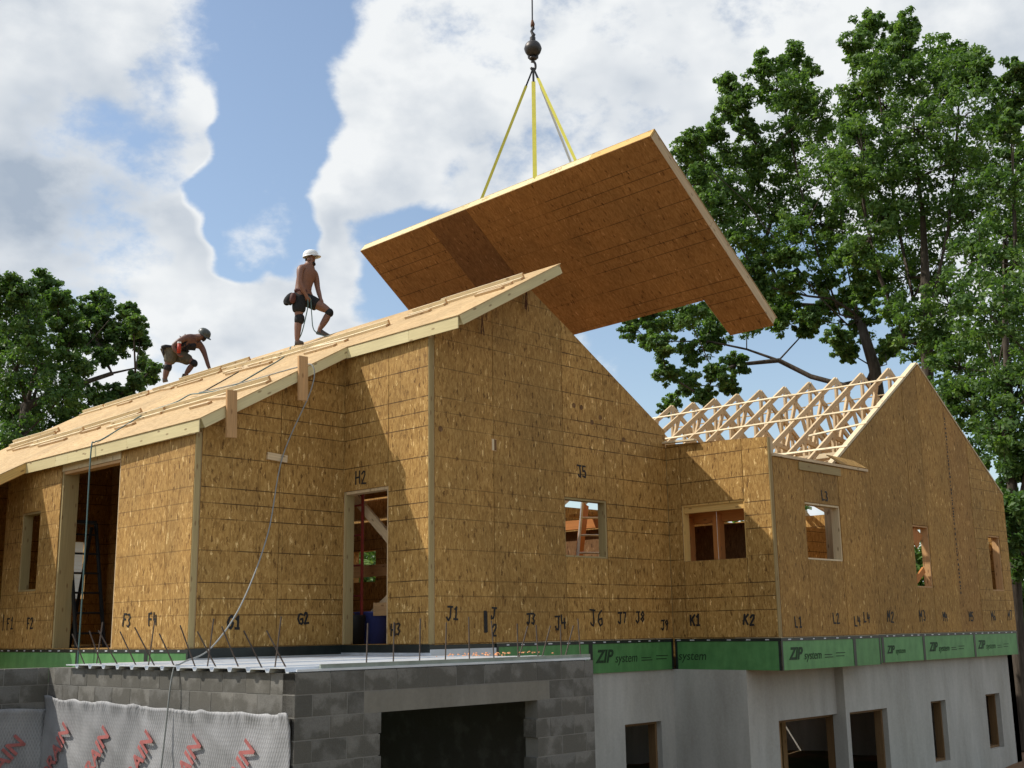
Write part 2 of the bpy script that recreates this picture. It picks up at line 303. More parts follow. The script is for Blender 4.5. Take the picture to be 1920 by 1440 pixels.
# ------------------------------------------------------------------ mesh helpers
V3 = Vector
class MB:
    def __init__(s): s.v = []; s.f = []; s.uv = []; s.mi = []; s.mats = []
    def m(s, name):
        if name not in s.mats: s.mats.append(name)
        return s.mats.index(name)
    def face(s, pts, uvs, mn):
        i = len(s.v); s.v += [tuple(p) for p in pts]; s.f.append(tuple(range(i, i+len(pts)))); s.uv += uvs; s.mi.append(s.m(mn))
    def prism(s, poly, O, eu, ev, en, d0, d1, mn, side=None, back=None):
        """poly in (u,v); extruded along en from d0 (back) to d1 (front)"""
        O, eu, ev, en = V3(O), V3(eu), V3(ev), V3(en)
        a = sum(poly[i][0]*poly[(i+1) % len(poly)][1]-poly[(i+1) % len(poly)][0]*poly[i][1] for i in range(len(poly)))
        if a < 0: poly = poly[::-1]
        if eu.cross(ev).dot(en) < 0: poly = poly[::-1]
        P = lambda u, v, d: O+eu*u+ev*v+en*d
        s.face([P(u, v, d1) for u, v in poly], [(u, v) for u, v in poly], mn)
        s.face([P(u, v, d0) for u, v in poly[::-1]], [(u, v) for u, v in poly[::-1]], back or side or mn)
        acc = 0
        for i in range(len(poly)):
            (u0, v0), (u1, v1) = poly[i], poly[(i+1) % len(poly)]; L = math.hypot(u1-u0, v1-v0)
            s.face([P(u0, v0, d0), P(u1, v1, d0), P(u1, v1, d1), P(u0, v0, d1)], [(d0, acc), (d0, acc+L), (d1, acc+L), (d1, acc)], side or mn); acc += L
        return s
    def box(s, lo, hi, mn):
        lo, hi = V3(lo), V3(hi); d = hi-lo; ax = max(range(3), key=lambda i: d[i])
        c = (lo+hi)/2; e = [V3((1, 0, 0)), V3((0, 1, 0)), V3((0, 0, 1))]
        L = e[ax]*d[ax]/2; o = [i for i in range(3) if i != ax]
        return s.beam(c-L, c+L, d[o[0]], d[o[1]], mn, e[o[0]])
    def beam(s, p0, p1, w, h, mn, wdir=None, endm=None):
        """rectangular stick p0->p1; w along wdir, h across"""
        p0, p1 = V3(p0), V3(p1); a = (p1-p0); L = a.length; a = a/L
        if wdir is None: wdir = V3((0, 0, 1)) if abs(a.z) < .9 else V3((1, 0, 0))
        wd = V3(wdir); wd = (wd-a*wd.dot(a)).normalized(); hd = a.cross(wd)
        c = lambda t, i, j: p0+a*t+wd*(w/2*i)+hd*(h/2*j)
        q = [(-1, -1), (1, -1), (1, 1), (-1, 1)]; acc = 0
        for k in range(4):
            i0, i1 = q[k], q[(k+1) % 4]; ww = w if k % 2 == 0 else h
            s.face([c(0, *i0), c(0, *i1), c(L, *i1), c(L, *i0)][::-1] if False else [c(0, *i0), c(0, *i1), c(L, *i1), c(L, *i0)], [(acc, 0), (acc+ww, 0), (acc+ww, L), (acc, L)], mn); acc += ww
        s.face([c(0, *i) for i in q[::-1]], [(0, 0), (w, 0), (w, h), (0, h)], endm or mn); s.face([c(L, *i) for i in q], [(0, 0), (w, 0), (w, h), (0, h)], endm or mn)
        return s
    def tube(s, pts, r, mn, n=6, cap=True):
        pts = [V3(p) for p in pts]; rs = r if isinstance(r, (list, tuple)) else [r]*len(pts)
        rings = []; prev = None
        for i, p in enumerate(pts):
            t = (pts[min(i+1, len(pts)-1)]-pts[max(i-1, 0)])
            t = t.normalized() if t.length > 1e-9 else V3((0, 0, 1))
            if prev is None: prev = V3((0, 0, 1)) if abs(t.z) < .9 else V3((1, 0, 0))
            x = prev-t*prev.dot(t); x = x.normalized() if x.length > 1e-6 else t.orthogonal().normalized(); prev = x; y = t.cross(x)
            rings.append([p+(x*math.cos(2*math.pi*k/n)+y*math.sin(2*math.pi*k/n))*rs[i] for k in range(n)])
        b = len(s.v); mi = s.m(mn)
        for rg in rings: s.v += [tuple(p) for p in rg]
        for i in range(len(rings)-1):
            for k in range(n):
                k2 = (k+1) % n; s.f.append((b+i*n+k, b+i*n+k2, b+(i+1)*n+k2, b+(i+1)*n+k)); s.uv += [(0, 0)]*4; s.mi.append(mi)
        if cap:
            s.f.append(tuple(b+k for k in range(n))[::-1]); s.uv += [(0, 0)]*n; s.mi.append(mi)
            s.f.append(tuple(b+(len(rings)-1)*n+k for k in range(n))); s.uv += [(0, 0)]*n; s.mi.append(mi)
        return s
    def lathe(s, prof, O, mn, n=20, axis=(0, 0, 1), sx=1., sy=1., xdir=None):
        O = V3(O); a = V3(axis).normalized(); x = V3(xdir) if xdir is not None else a.orthogonal(); x = (x-a*x.dot(a)).normalized(); y = a.cross(x)
        b = len(s.v); mi = s.m(mn)
        for r, z in prof: s.v += [tuple(O+a*z+x*(r*sx*math.cos(2*math.pi*k/n))+y*(r*sy*math.sin(2*math.pi*k/n))) for k in range(n)]
        for i in range(len(prof)-1):
            for k in range(n):
                k2 = (k+1) % n; s.f.append((b+i*n+k, b+i*n+k2, b+(i+1)*n+k2, b+(i+1)*n+k)); s.uv += [(k/n, prof[i][1])]*4; s.mi.append(mi)
        return s
    def build(s, name, parent=None, smooth=False, origin=None):
        me = bpy.data.meshes.new(name); o = V3(origin) if origin is not None else V3((0, 0, 0))
        me.from_pydata([(x-o.x, y-o.y, z-o.z) for x, y, z in s.v], [], s.f)
        uvl = me.uv_layers.new(name='uv'); uvl.data.foreach_set('uv', np.array(s.uv, dtype=np.float32).ravel())
        for mn in s.mats: me.materials.append(M[mn])
        me.polygons.foreach_set('material_index', s.mi)
        if smooth: me.polygons.foreach_set('use_smooth', [True]*len(me.polygons))
        me.update()
        ob = bpy.data.objects.new(name, me); COL.objects.link(ob)
        if parent is not None: ob.parent = parent; ob.location = o-worldloc(parent)
        else: ob.location = o
        return ob
def worldloc(o):
    l = V3(o.location)
    while o.parent: o = o.parent; l += V3(o.location)
    return l
def tag(o, label=None, cat=None, group=None, kind=None):
    for k, v in (('label', label), ('category', cat), ('group', group), ('kind', kind)):
        if v: o[k] = v
    return o
def thing(name, label, cat, loc=(0, 0, 0), group=None):
    o = bpy.data.objects.new(name, None); COL.objects.link(o); o.location = loc; o.empty_display_size = .2
    return tag(o, label, cat, group)
def text_obj(name, body, size, matn, O, eu, ev, en, parent, shear=0., extrude=.002, bold=0.):
    cu = bpy.data.curves.new(name, 'FONT'); cu.body = body; cu.size = size; cu.shear = shear; cu.extrude = extrude; cu.offset = bold
    tmp = bpy.data.objects.new('tmp', cu); COL.objects.link(tmp)
    bpy.context.view_layer.update(); dg = bpy.context.evaluated_depsgraph_get()
    me = bpy.data.meshes.new_from_object(tmp.evaluated_get(dg)); bpy.data.objects.remove(tmp)
    me.materials.clear(); me.materials.append(M[matn]); me.name = name
    ob = bpy.data.objects.new(name, me); COL.objects.link(ob)
    mm = Matrix((V3(eu).normalized(), V3(ev).normalized(), V3(en).normalized())).transposed().to_4x4()
    mm.translation = V3(O)-worldloc(parent); ob.parent = parent; ob.matrix_local = mm
    return ob
STROKES = {
 'J': [[(0, 1), (.7, 1)], [(.45, 1), (.45, .2), (.3, 0), (.1, .05), (0, .2)]], 'H': [[(0, 0), (0, 1)], [(.6, 0), (.6, 1)], [(0, .5), (.6, .5)]],
 'G': [[(.6, .85), (.35, 1), (.1, .85), (0, .5), (.1, .1), (.4, 0), (.6, .15), (.6, .45), (.35, .45)]], 'K': [[(0, 0), (0, 1)], [(.6, 1), (0, .45)], [(.2, .6), (.6, 0)]],
 'L': [[(0, 1), (0, 0), (.5, 0)]], 'F': [[(0, 0), (0, 1), (.55, 1)], [(0, .55), (.4, .55)]], 'M': [[(0, 0), (.05, 1), (.3, .45), (.6, 1), (.65, 0)]], '|': [[(.2, 0), (.2, 1)], [(.26, .02), (.27, .98)]],
 '1': [[(.1, .8), (.3, 1), (.3, 0)], [(.05, 0), (.5, 0)]], '2': [[(0, .8), (.2, 1), (.45, .95), (.5, .7), (0, 0), (.6, 0)]], '3': [[(0, .95), (.3, 1), (.5, .8), (.25, .55), (.5, .3), (.3, 0), (0, .08)]],
 '4': [[(.05, 1), (0, .45), (.55, .45)], [(.45, .8), (.45, 0)]], '5': [[(.55, 1), (.1, 1), (.05, .55), (.35, .6), (.55, .35), (.35, 0), (0, .08)]], '6': [[(.5, 1), (.15, .7), (0, .3), (.2, 0), (.5, .15), (.45, .45), (.05, .35)]],
 '7': [[(0, 1), (.55, 1), (.2, 0)]], '8': [[(.3, .5), (.05, .75), (.3, 1), (.5, .75), (.3, .5), (0, .25), (.3, 0), (.55, .25), (.3, .5)]], '9': [[(.5, .7), (.25, .5), (.02, .75), (.3, 1), (.5, .75), (.35, 0)]]}
def scrawl(txt, O, eu, en, h, parent, w=.026):
    """hand-written marker lettering, strokes laid just proud of the board"""
    mb = MB(); eu = V3(eu); ev = V3((0, 0, 1)); en = V3(en); x = 0
    h *= random.uniform(.74, .9); sl = random.uniform(-.14, .16); rise = random.uniform(-.1, .1)
    for ch in txt:
        for st in STROKES[ch]:
            pts = [((x+a*h*.8+b*h*sl)+random.uniform(-.007, .007), b*h+x*rise+random.uniform(-.007, .007)) for a, b in st]
            for (u0, v0), (u1, v1) in zip(pts, pts[1:]):
                d = math.hypot(u1-u0, v1-v0); nx, ny = -(v1-v0)/d*w/2, (u1-u0)/d*w/2; ex, ey = (u1-u0)/d*w*.35, (v1-v0)/d*w*.35
                mb.prism([(u0+nx-ex, v0+ny-ey), (u0-nx-ex, v0-ny-ey), (u1-nx+ex, v1-ny+ey), (u1+nx+ex, v1+ny+ey)], O, eu, ev, en, .0005, .003+random.random()*.001, 'marker')
        x += h*random.uniform(.66, .84)
    return mb.build('lettering', parent)

# ------------------------------------------------------------------ ground
def ground():
    xs = np.concatenate([[-900, -300, -100, -50], np.linspace(-30, 30, 61), [50, 100, 300, 900]]); n = len(xs); v = []; f = []
    for y in xs:
        for x in xs:
            d = math.hypot(x+10.7, y+12); t = min(1, max(0, (d-4)/5.5)); t = t*t*(3-2*t)
            z = -1.5*(1-t)-2.75*t
            if abs(x) < 40 and abs(y) < 40 and d > 3: z += .08*math.sin(x*1.7+y)*math.cos(y*1.3)
            v.append((x, y, z))
    for j in range(n-1):
        for i in range(n-1): a = j*n+i; f.append((a, a+1, a+n+1, a+n))
    me = bpy.data.meshes.new('ground'); me.from_pydata(v, [], f); me.materials.append(M['soil']); me.polygons.foreach_set('use_smooth', [True]*len(f))
    o = bpy.data.objects.new('ground', me); COL.objects.link(o); tag(o, 'bare reddish soil and patchy grass around the building site', None, None, 'structure')
ground()

# ------------------------------------------------------------------ house
X0, Z = 0, (0, 0, 1)
house = thing('house', 'unfinished timber house of bare sheathing panels above a concrete basement', 'house', (0, 0, 0))
T = .165; PT = .011
XG, YH, XJ, YL, YN, XN, XL = -2.47, 1.92, 5.4, -2.03, -1.68, 15.45, 8.58
def wall(O, eu, en, pieces, mats, posts=(), thick=T, jamb='lumber'):
    """pieces: list of polygons (u,z) each one sheathing panel; core behind them"""
    eu = V3(eu); en = V3(en); core = MB()
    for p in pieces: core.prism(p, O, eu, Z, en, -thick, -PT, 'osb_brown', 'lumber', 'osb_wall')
    w = core.build('wall', house)
    for i, p in enumerate(pieces):
        cu = sum(q[0] for q in p)/len(p); cv = sum(q[1] for q in p)/len(p); g = .005
        sh = []
        for u, v in p: sh.append((u+(g if u < cu else -g), v+(g if v < cv else -g)))
        b = MB().prism(sh, O, eu, Z, en, -PT, random.choice((0, .0015, .003)), mats[i] if isinstance(mats, (list, tuple)) else mats)
        b.build('osb_panel', w, origin=V3(O)+eu*cu+V3((0, 0, cv)))
    for u0, u1, z0, z1, mn in posts:
        MB().prism([(u0, z0), (u1, z0), (u1, z1), (u0, z1)], O, eu, Z, en, -thick*.9, -.02, mn).build('corner_post', w)
    return w
def rect(a, b, c, d): return [(a, c), (b, c), (b, d), (a, d)]
def frame(w, O, eu, en, u0, u1, z0, z1, sill=True, mn='post', depth=T):
    """rough-opening framing: header, jambs and sill recessed in the opening"""
    t = .026
    def s(name, a, b, c, d): MB().prism(rect(a, b, c, d), O, eu, Z, en, -depth+.004, -.018, mn).build(name, w)
    s('window_jamb', u0, u0+t, z0, z1); s('window_jamb', u1-t, u1, z0, z1); s('window_header', u0+t+.001, u1-t-.001, z1-t*1.2, z1)
    if sill: s('window_sill', u0+t+.001, u1-t-.001, z0, z0+t)
ex, ey = (1, 0, 0), (0, 1, 0); nx, ny = (-1, 0, 0), (0, -1, 0)
k = .5634
LZ = lambda x: 4.245+k*x              # underside of left roof slope
RZ = lambda x: 6.517-k*x
# F: X = XG, faces -X, u = y
zF = LZ(XG)-.0
pF = [rect(YH+.03, 2.62, 0, zF), rect(2.62, 3.99, 0, zF), rect(3.99, 5.87, 2.70, zF), rect(5.87, 6.55, 0, zF), rect(6.55, 7.2, 0, .89), rect(6.55, 7.2, 2.15, zF), rect(7.2, 7.85, 0, zF)]
wF = wall((XG, 0, 0), ey, nx, pF, ['osb_faint', 'osb_faint', 'lumber_pale', 'osb_faint', 'osb_faint', 'osb_faint', 'osb_faint'])
frame(wF, (XG, 0, 0), ey, nx, 6.55, 7.2, .89, 2.15)
MB().prism(rect(5.83, 5.87, 0, 2.7), (XG, 0, 0), ey, Z, nx, -T-.1, -.015, 'post').build('door_jamb', wF)
MB().prism(rect(3.99, 4.03, 0, 2.7), (XG, 0, 0), ey, Z, nx, -T, -.015, 'lumber').build('door_jamb', wF)
MB().prism(rect(4.04, 5.82, 2.66, 2.70), (XG, 0, 0), ey, Z, nx, -T, -.015, 'lumber_warm').build('door_header', wF)
MB().beam((XG-.02, 1.95, zF-.02), (XG-.02, 7.85, zF-.02), .03, .02, 'lumber_pale', Z).build('top_strip', wF)
# G: Y = YH, faces -Y, u = x
gt = lambda x: LZ(x)-.002
pG = [[(XG+.09, 0), (-1.12, 0), (-1.12, gt(-1.12)), (XG+.09, gt(XG+.09))], [(-1.12, 0), (0, 0), (0, gt(0)), (-1.12, gt(-1.12))]]
wG = wall((0, YH, 0), ex, ny, pG, 'osb_wall', [(XG+.004, XG+.086, 0, gt(XG)-.02, 'post')])
# H: X = 0, faces -X
pH = [rect(.885, 1.9, 2.2, LZ(0)), rect(.03, .885, 0, LZ(0)), rect(1.9, 2.15, 0, LZ(0))]
wH = wall((0, 0, 0), ey, nx, pH, 'osb_wall')
MB().prism(rect(1.86, 1.9, .005, 2.198), (0, 0, 0), ey, Z, nx, -T, -.02, 'post').build('door_jamb', wH)
MB().prism(rect(.885, .92, .005, 2.198), (0, 0, 0), ey, Z, nx, -T, -.015, 'lumber').build('door_jamb', wH)
MB().prism(rect(.922, 1.858, 2.16, 2.198), (0, 0, 0), ey, Z, nx, -T, -.012, 'lumber').build('door_header', wH)
# J: Y = 0
jt = lambda x: min(LZ(x), RZ(x))-.002
def strip(a, b, z0=0, top=None):
    top = top or jt
    p = [(a, z0), (b, z0), (b, top(b))]
    if top is jt and a < 2.016 < b: p.append((2.016, top(2.016)))
    return p+[(a, top(a))]
pJ = [strip(.09, 1.24), strip(1.24, 2.77), rect(2.77, 3.77, 0, 1.25), strip(2.77, 3.77, 2.16), strip(3.77, 4.22), strip(4.22, XJ)]
wJ = wall((0, 0, 0), ex, ny, pJ, ['osb_gable']*2+['osb_wall']*4, [(.004, .088, 0, LZ(0)-.03, 'post')])
frame(wJ, (0, 0, 0), ex, ny, 2.77, 3.77, 1.25, 2.16)
# small beam pocket in J
MB().prism(rect(1.2, 1.3, 2.72, 2.9), (0, 0, 0), ex, Z, ny, 0, .006, 'lumber_warm').build('beam_pocket', wJ)
MB().prism(rect(1.205, 1.245, 2.73, 2.89), (0, 0, 0), ex, Z, ny, .006, .009, 'lumber_pale').build('beam_pocket', wJ)
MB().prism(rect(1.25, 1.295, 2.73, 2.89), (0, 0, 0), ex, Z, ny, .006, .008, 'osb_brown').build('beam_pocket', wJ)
for x, z in ((3.04, 3.62), (3.22, 3.61), (3.68, 3.5), (.2, 2.93), (4.26, 3.2), (3.47, 3.4)):      # bored holes with plugs
    MB().lathe([(0, .004), (.018, .004), (.026, .002), (.04, .006), (.042, 0)], (x, 0, z), 'osb_brown', 12, (0, -1, 0)).build('bored_hole', wJ)
# hanging tufts of orange strapping under rake
def tuft(x, y, z, L, n, par):
    mb = MB()
    for i in range(n):
        a = random.uniform(-.045, .045); pts = [(x+a*t*1.2+random.uniform(-.01, .01), y-.03-random.random()*.02, z-L*t*random.uniform(.85, 1)) for t in (0, .3, .6, .85, 1)]
        mb.tube(pts, .006, 'rust', 4)
    mb.build('frayed_strap', par)
tuft(1.93, -.02, 5.28, .34, 9, wJ); tuft(.97, -.02, 4.73, .34, 6, wJ)
# K: X = XJ faces -X, u = y from YL to 0
kt = lambda y: 3.23+.05*y
pK = [[(YL+.03, 0), (-1.51, 0), (-1.51, kt(-1.51)), (YL+.03, kt(YL))], rect(-1.51, -.68, 0, 1.24), rect(-.68, -.28, 0, 1.24), [(-1.51, 2.17), (-.28, 2.17), (-.28, kt(-.28)), (-1.51, kt(-1.51))], [(-.28, 0), (-.004, 0), (-.004, kt(0)), (-.28, kt(-.28))]]
wK = wall((XJ, 0, 0), ey, nx, pK, 'osb_wall')
frame(wK, (XJ, 0, 0), ey, nx, -1.51, -.28, 1.24, 2.17, False, 'fascia_gold')  # gold lumber: sunlight on the recessed framing put into the colour
MB().beam((XJ+.07, -1.48, 2.09), (XJ+.07, -.31, 2.09), .12, .06, 'fascia_gold', Z).build('window_header', wK)  # sunlit gold of the inner header is in its colour
MB().beam((XJ-.05, -.66, 3.235), (XJ-.05, .0, 3.255), .03, .1, 'lumber_pale', Z).build('top_strip', wK)
MB().box((XJ+.0, .0, 0), (XJ+.14, .15, 3.18), 'post').build('corner_post', wK)
# L
pL = [rect(XJ+.075, 6.38, 0, 2.82), rect(6.38, 7.52, 0, 1.22), rect(6.38, 7.52, 2.15, 2.82), rect(7.52, 7.72, 0, 2.82), rect(7.72, XL-.1, 0, 2.82)]
wL = wall((0, YL, 0), ex, ny, pL, 'osb_plain', [(XJ+.004, XJ+.072, 0, kt(YL)-.01, 'post'), (XL-.098, XL+.003, 0, 2.82, 'osb_plain')])
frame(wL, (0, YL, 0), ex, ny, 6.38, 7.52, 1.22, 2.15, True, 'lumber_pale')
MB().beam((XJ+.09, YL+.06, 2.845), (XL, YL+.06, 2.845), .045, .17, 'lumber', Z).build('top_plate', wL)
MB().beam((6.25, YL-.012, 2.73), (7.6, YL-.012, 2.73), .13, .02, 'post', Z).build('ledger_board', wL)
MB().prism([(0, 0), (.9, 0), (.9, .30), (0, .34)], (XL-.9, YL+.0, 2.875), ex, V3((0, .72, .50)).normalized(), V3((0, -.5, .72)).normalized(), 0, .014, 'osb_wall').build('osb_panel', wL)
wall((XL, 0, 0), ey, (1, 0, 0), [rect(YL+.06, YN, 0, 2.82)], 'osb_plain')
# N gable
NPX, NPZ = 11.73, 5.30
ntop = lambda x: NPZ-.645*abs(x-NPX)
def ns(a, b, z0=0):
    p = [(a, z0), (b, z0), (b, ntop(b))]
    if a < NPX < b: p.append((NPX, NPZ))
    return p+[(a, ntop(a))]
pN = [ns(7.9, 9.35), ns(9.35, 10.93), rect(10.93, 11.6, 0, .85), ns(10.93, 11.6, 2.04), ns(11.6, 12.72), ns(12.72, 13.75), ns(13.75, 14.42), rect(14.42, 15.02, 0, .83), ns(14.42, 15.02, 2.0), ns(15.02, XN)]
wN = wall((0, YN, 0), ex, ny, pN, ['osb_plain']*5+['osb_stained']+['osb_gable']*4)
frame(wN, (0, YN, 0), ex, ny, 10.93, 11.6, .85, 2.04, True, 'lumber_warm'); frame(wN, (0, YN, 0), ex, ny, 14.42, 15.02, .83, 2.0, True, 'lumber_warm')
MB().beam((7.95, YN+.06, ntop(7.95)+.045), (NPX-.01, YN+.06, NPZ+.04), .045, .11, 'lumber_pale', Z).build('rake_plate', wN)
MB().beam((NPX+.01, YN+.06, NPZ+.03), (XN, YN+.06, ntop(XN)+.03), .04, .14, 'lumber', Z).build('rake_plate', wN)
mbp = MB()      # column of faint mill print up one panel
zz = .75
while zz < 4.3:
    h = random.uniform(.02, .06); w_ = random.uniform(.03, .06); mbp.prism(rect(12.80-.02*zz*.4, 12.80-.02*zz*.4+w_, zz, zz+h), (0, YN, 0), ex, Z, ny, .003, .005, 'marker'); zz += h+random.uniform(.015, .06)
mbp.build('mill_print', wN)
# crumpled orange house-wrap scrap and offcut in the N window
MB().prism([(10.93, 1.86), (11.25, 1.6), (11.5, 1.86), (11.2, 2.02)], (0, YN+.1, 0), ex, Z, ny, -.01, .01, 'lumber_orange').build('brace_offcut', wN)
MB().beam((10.95, YN+.12, .88), (11.5, YN+.12, 1.2), .12, .04, 'lumber_orange', Z).build('brace_offcut', wN)
# N side / back shell
wall((XN, 0, 0), ey, (1, 0, 0), [rect(YN+.01, -.6, 0, 2.82), rect(-.6, 1.0, 0, .3), rect(-.6, 1.0, 2.3, 2.82), rect(1.0, 5.2, 0, 2.82)], 'osb_plain')
bx = MB(); bx.prism(rect(7.9, XN, 0, 2.8), (0, 5.2, 0), ex, Z, (0, -1, 0), -.15, 0, 'osb_wall'); bx.build('wall', house)
# interior sheathed partition lit behind L / N windows
MB().prism(rect(9.6, 14.6, 0, 2.2), (0, .9, 0), ex, Z, ny, -.1, 0, 'osb_wall').build('partition_wall', house)
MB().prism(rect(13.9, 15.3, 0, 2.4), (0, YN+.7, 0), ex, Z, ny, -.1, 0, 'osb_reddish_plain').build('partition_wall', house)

# floor and rim band
fl = MB().prism([(XG, YH), (0.02, YH), (.02, .02), (XJ, .02), (XJ+.02, YL+.02), (XL-.02, YL+.02), (XL-.02, YN+.02), (XN-.02, YN+.02), (XN-.02, 5.3), (XJ, 5.3), (XJ, 12.5), (-5.2, 12.5), (-5.2, 7.9), (XG, 7.9)], (0, 0, 0), ex, ey, Z, -.30, -.002, 'osb_wall').build('floor', house)
fl['label'] = 'bare subfloor of the house'
def rim(O, eu, en, segs, z0=-.5, z1=-.06, prints=()):
    eu, en = V3(eu), V3(en); a, b = segs[0], segs[-1]
    r = MB().prism(rect(a+.004, b-.004, z0+.01, -.002), O, eu, Z, en, -.10, -.012, 'lumber').build('rim_board', house)
    for u0, u1 in zip(segs, segs[1:]):
        MB().prism(rect(u0+.02, u1-.02, z0, z1), O, eu, Z, en, -.011, random.uniform(0, .004), 'zip_green').build('sheathing_panel', r, origin=V3(O)+eu*((u0+u1)/2))
    for u in segs: MB().prism(rect(max(a, u-.045), min(b, u+.045), z0, z1-.001), O, eu, Z, en, .0045, .007, 'tape').build('seam_tape', r)
    MB().prism(rect(a, b, z1, -.012), O, eu, Z, en, -.01, .009, 'tape').build('sill_tape', r)
    mb = MB(); u = a+.2
    while u < b-.1: mb.prism(rect(u, u+random.uniform(.04, .09), -.045, -.028), O, eu, Z, en, .009, .011, 'galv'); u += random.uniform(.25, .42)
    mb.build('tape_print', r)
    for u, s, full in prints:
        P = V3(O)+eu*u+en*.0055
        if full:
            text_obj('lettering', 'ZIP', .27*s, 'zip_print', P+V3((0, 0, z0+.16)), eu, Z, en, r, .28, .001, .008*s)
            text_obj('lettering', 'system', .20*s, 'zip_print', P+eu*(.455*s)+V3((0, 0, z0+.15)), eu, Z, en, r, .2, .001, .0)
        else: text_obj('lettering', 'STRUCTURAL 1', .09*s, 'zip_print', P+V3((0, 0, z0+.2)), eu, Z, en, r, 0, .001)
        for q, (du, dz, L) in enumerate(((1.12, .17, .25), (1.12, .13, .28), (1.5, .19, .32), (1.5, .14, .28))):
            if full and s > .8: MB().prism(rect(du*s, (du+L)*s, z0+dz+.03, z0+dz+.042), P, eu, Z, en, 0, .001, 'zip_print').build('fine_print', r)
    return r
rim((0, -.0, 0), ex, ny, [1.25, 3.28, XJ-.03], prints=[(2.35, .9, False), (3.4, 1., True)])
MB().prism(rect(0, 1.25, -.4, -.07), (0, 0, 0), ex, Z, ny, -.1, .002, 'galv').build('flashing', house)
MB().prism(rect(.02, XJ, -.07, -.012), (0, 0, 0), ex, Z, ny, -.08, -.012, 'tape').build('sill_tape', house)
MB().prism(rect(0, YH, -.11, -.005), (0, 0, 0), ey, Z, nx, -.08, .006, 'tape').build('sill_tape', house)
MB().prism(rect(0, YH, -.4, -.112), (0, 0, 0), ey, Z, nx, -.08, .002, 'galv').build('flashing', house)
MB().prism(rect(XG, .0, -.13, -.005), (0, YH, 0), ex, Z, ny, -.08, .006, 'tape').build('sill_tape', house)
MB().prism(rect(XG, .0, -.4, -.132), (0, YH, 0), ex, Z, ny, -.08, .002, 'galv').build('flashing', house)
rim((XJ, 0, 0), ey, nx, [YL, -.03])
for o_ in [text_obj('lettering', 'system', .2, 'zip_print', (XJ-.006, -.08, -.35), (0, -1, 0), Z, nx, house, .2, .001)]: pass
rim((0, YL, 0), ex, ny, [XJ, 7.68, XL], prints=[(5.62, .95, True)])
rim((0, YN, 0), ex, ny, [XL, 9.35, 10.98, 13.25, XN], prints=[(11.2, .85, True), (13.4, .85, True), (9.5, .7, True)])
rim((XG, 0, 0), ey, nx, [YH, 3.0, 5.0, 7.85], prints=[(2.3, .5, False)])
MB().prism([(XJ, YL), (XL, YL), (XL, YN-.0), (XJ, -1.3)], (0, 0, 0), ex, ey, Z, -.495, -.44, 'osb_wall').build('soffit', house)

# basement
def bwall(O, eu, en, pieces, mn='concrete', thick=.25):
    mb = MB()
    for p in pieces: mb.prism(p, O, eu, Z, en, -thick, 0, mn)
    return mb.build('basement_wall', house)
ZB, ZT = -2.9, -.5
def holes(u0, u1, hs):
    out = []; u = u0
    for a, b, z0, z1 in hs:
        out.append(rect(u, a, ZB, ZT)); out.append(rect(a, b, z1, ZT))
        if z0 > ZB: out.append(rect(a, b, ZB, z0))
        u = b
    out.append(rect(u, u1, ZB, ZT)); return out
def buck(w, O, eu, en, a, b, z0, z1, sill=True):
    t = .045
    def s(n, p): MB().prism(p, O, eu, Z, en, -.24, -.10, 'lumber_dark').build(n, w)
    s('window_buck', rect(a, a+t, z0, z1)); s('window_buck', rect(b-t, b, z0, z1)); s('window_buck', rect(a+t, b-t, z1-t, z1))
    if sill: s('window_buck', rect(a+t, b-t, z0, z0+t))
YB = -1.38
h1 = [(4.09, 5.02, -2.4, -1.3)]; w_ = bwall((0, .03, 0), ex, ny, holes(.0, XJ, h1)); buck(w_, (0, .03, 0), ex, ny, *h1[0])
bwall((XJ-.01, 0, 0), ey, nx, [rect(YB, .03, ZB, ZT)])
h2 = [(6.25, 8.18, -2.75, -1.32)]; w_ = bwall((0, YB, 0), ex, ny, holes(XJ+.241, 8.4, h2)); buck(w_, (0, YB, 0), ex, ny, *h2[0])
h3 = [(8.25, 9.6, -2.75, -1.3), (11.36, 12.0, -2.4, -1.28), (13.87, 14.57, -2.35, -1.27)]
w_ = bwall((0, YN+.14, 0), ex, ny, holes(8.12, XN-.03, h3)); [buck(w_, (0, YN+.14, 0), ex, ny, *h) for h in h3]
bwall((XN-.03, 0, 0), ey, (1, 0, 0), [rect(YN+.14, 5, ZB, ZT)])
bwall((0, 5.2, 0), ex, ny, holes(-2.4, XN, [(10.6, 10.85, -1.6, -.9), (11.0, 11.3, -1.6, -.9), (13.2, 13.9, -2.3, -1.0)]))
bwall((XG+.03, 0, 0), ey, nx, [rect(YH, 8, ZB, -.5)]); bwall((0, YH, 0), ex, ny, [rect(XG, .1, ZB, -.5)])
for (x, y) in ((9.0, .3), (9.3, .5), (11.9, -.8), (14.3, -.7), (4.9, 1.2), (8.0, -.2)):
    MB().beam((x, y, ZB), (x, y, -.6), .14, .14, 'lumber_warm', ex).build('basement_post', house)
clay = MB(); 
for i in range(1): clay.lathe([(9, -3), (8, -2.2), (6.5, -1.2), (4.5, -.5), (1.5, -.2), (0, -.15)], (15, 15, 0), 'clay', 24)
tag(clay.build('clay_mound', None, True), 'heap of orange clay behind the house, seen through basement windows', 'soil heap')

# ------------------------------------------------------------------ main roof (left slope)
nR = V3((-k, 0, 1)).normalized(); eX = V3((1, 0, k)).normalized(); ct = math.cos(math.atan(k))
RT = lambda x: 4.433+k*x
roof_poly = [(-2.53, 1.76), (-2.62, 6.85), (-4.7, 6.85), (-4.7, 12.15), (1.35, 12.15), (2.05, -.64), (-.045, -.64), (-.085, 1.76)]
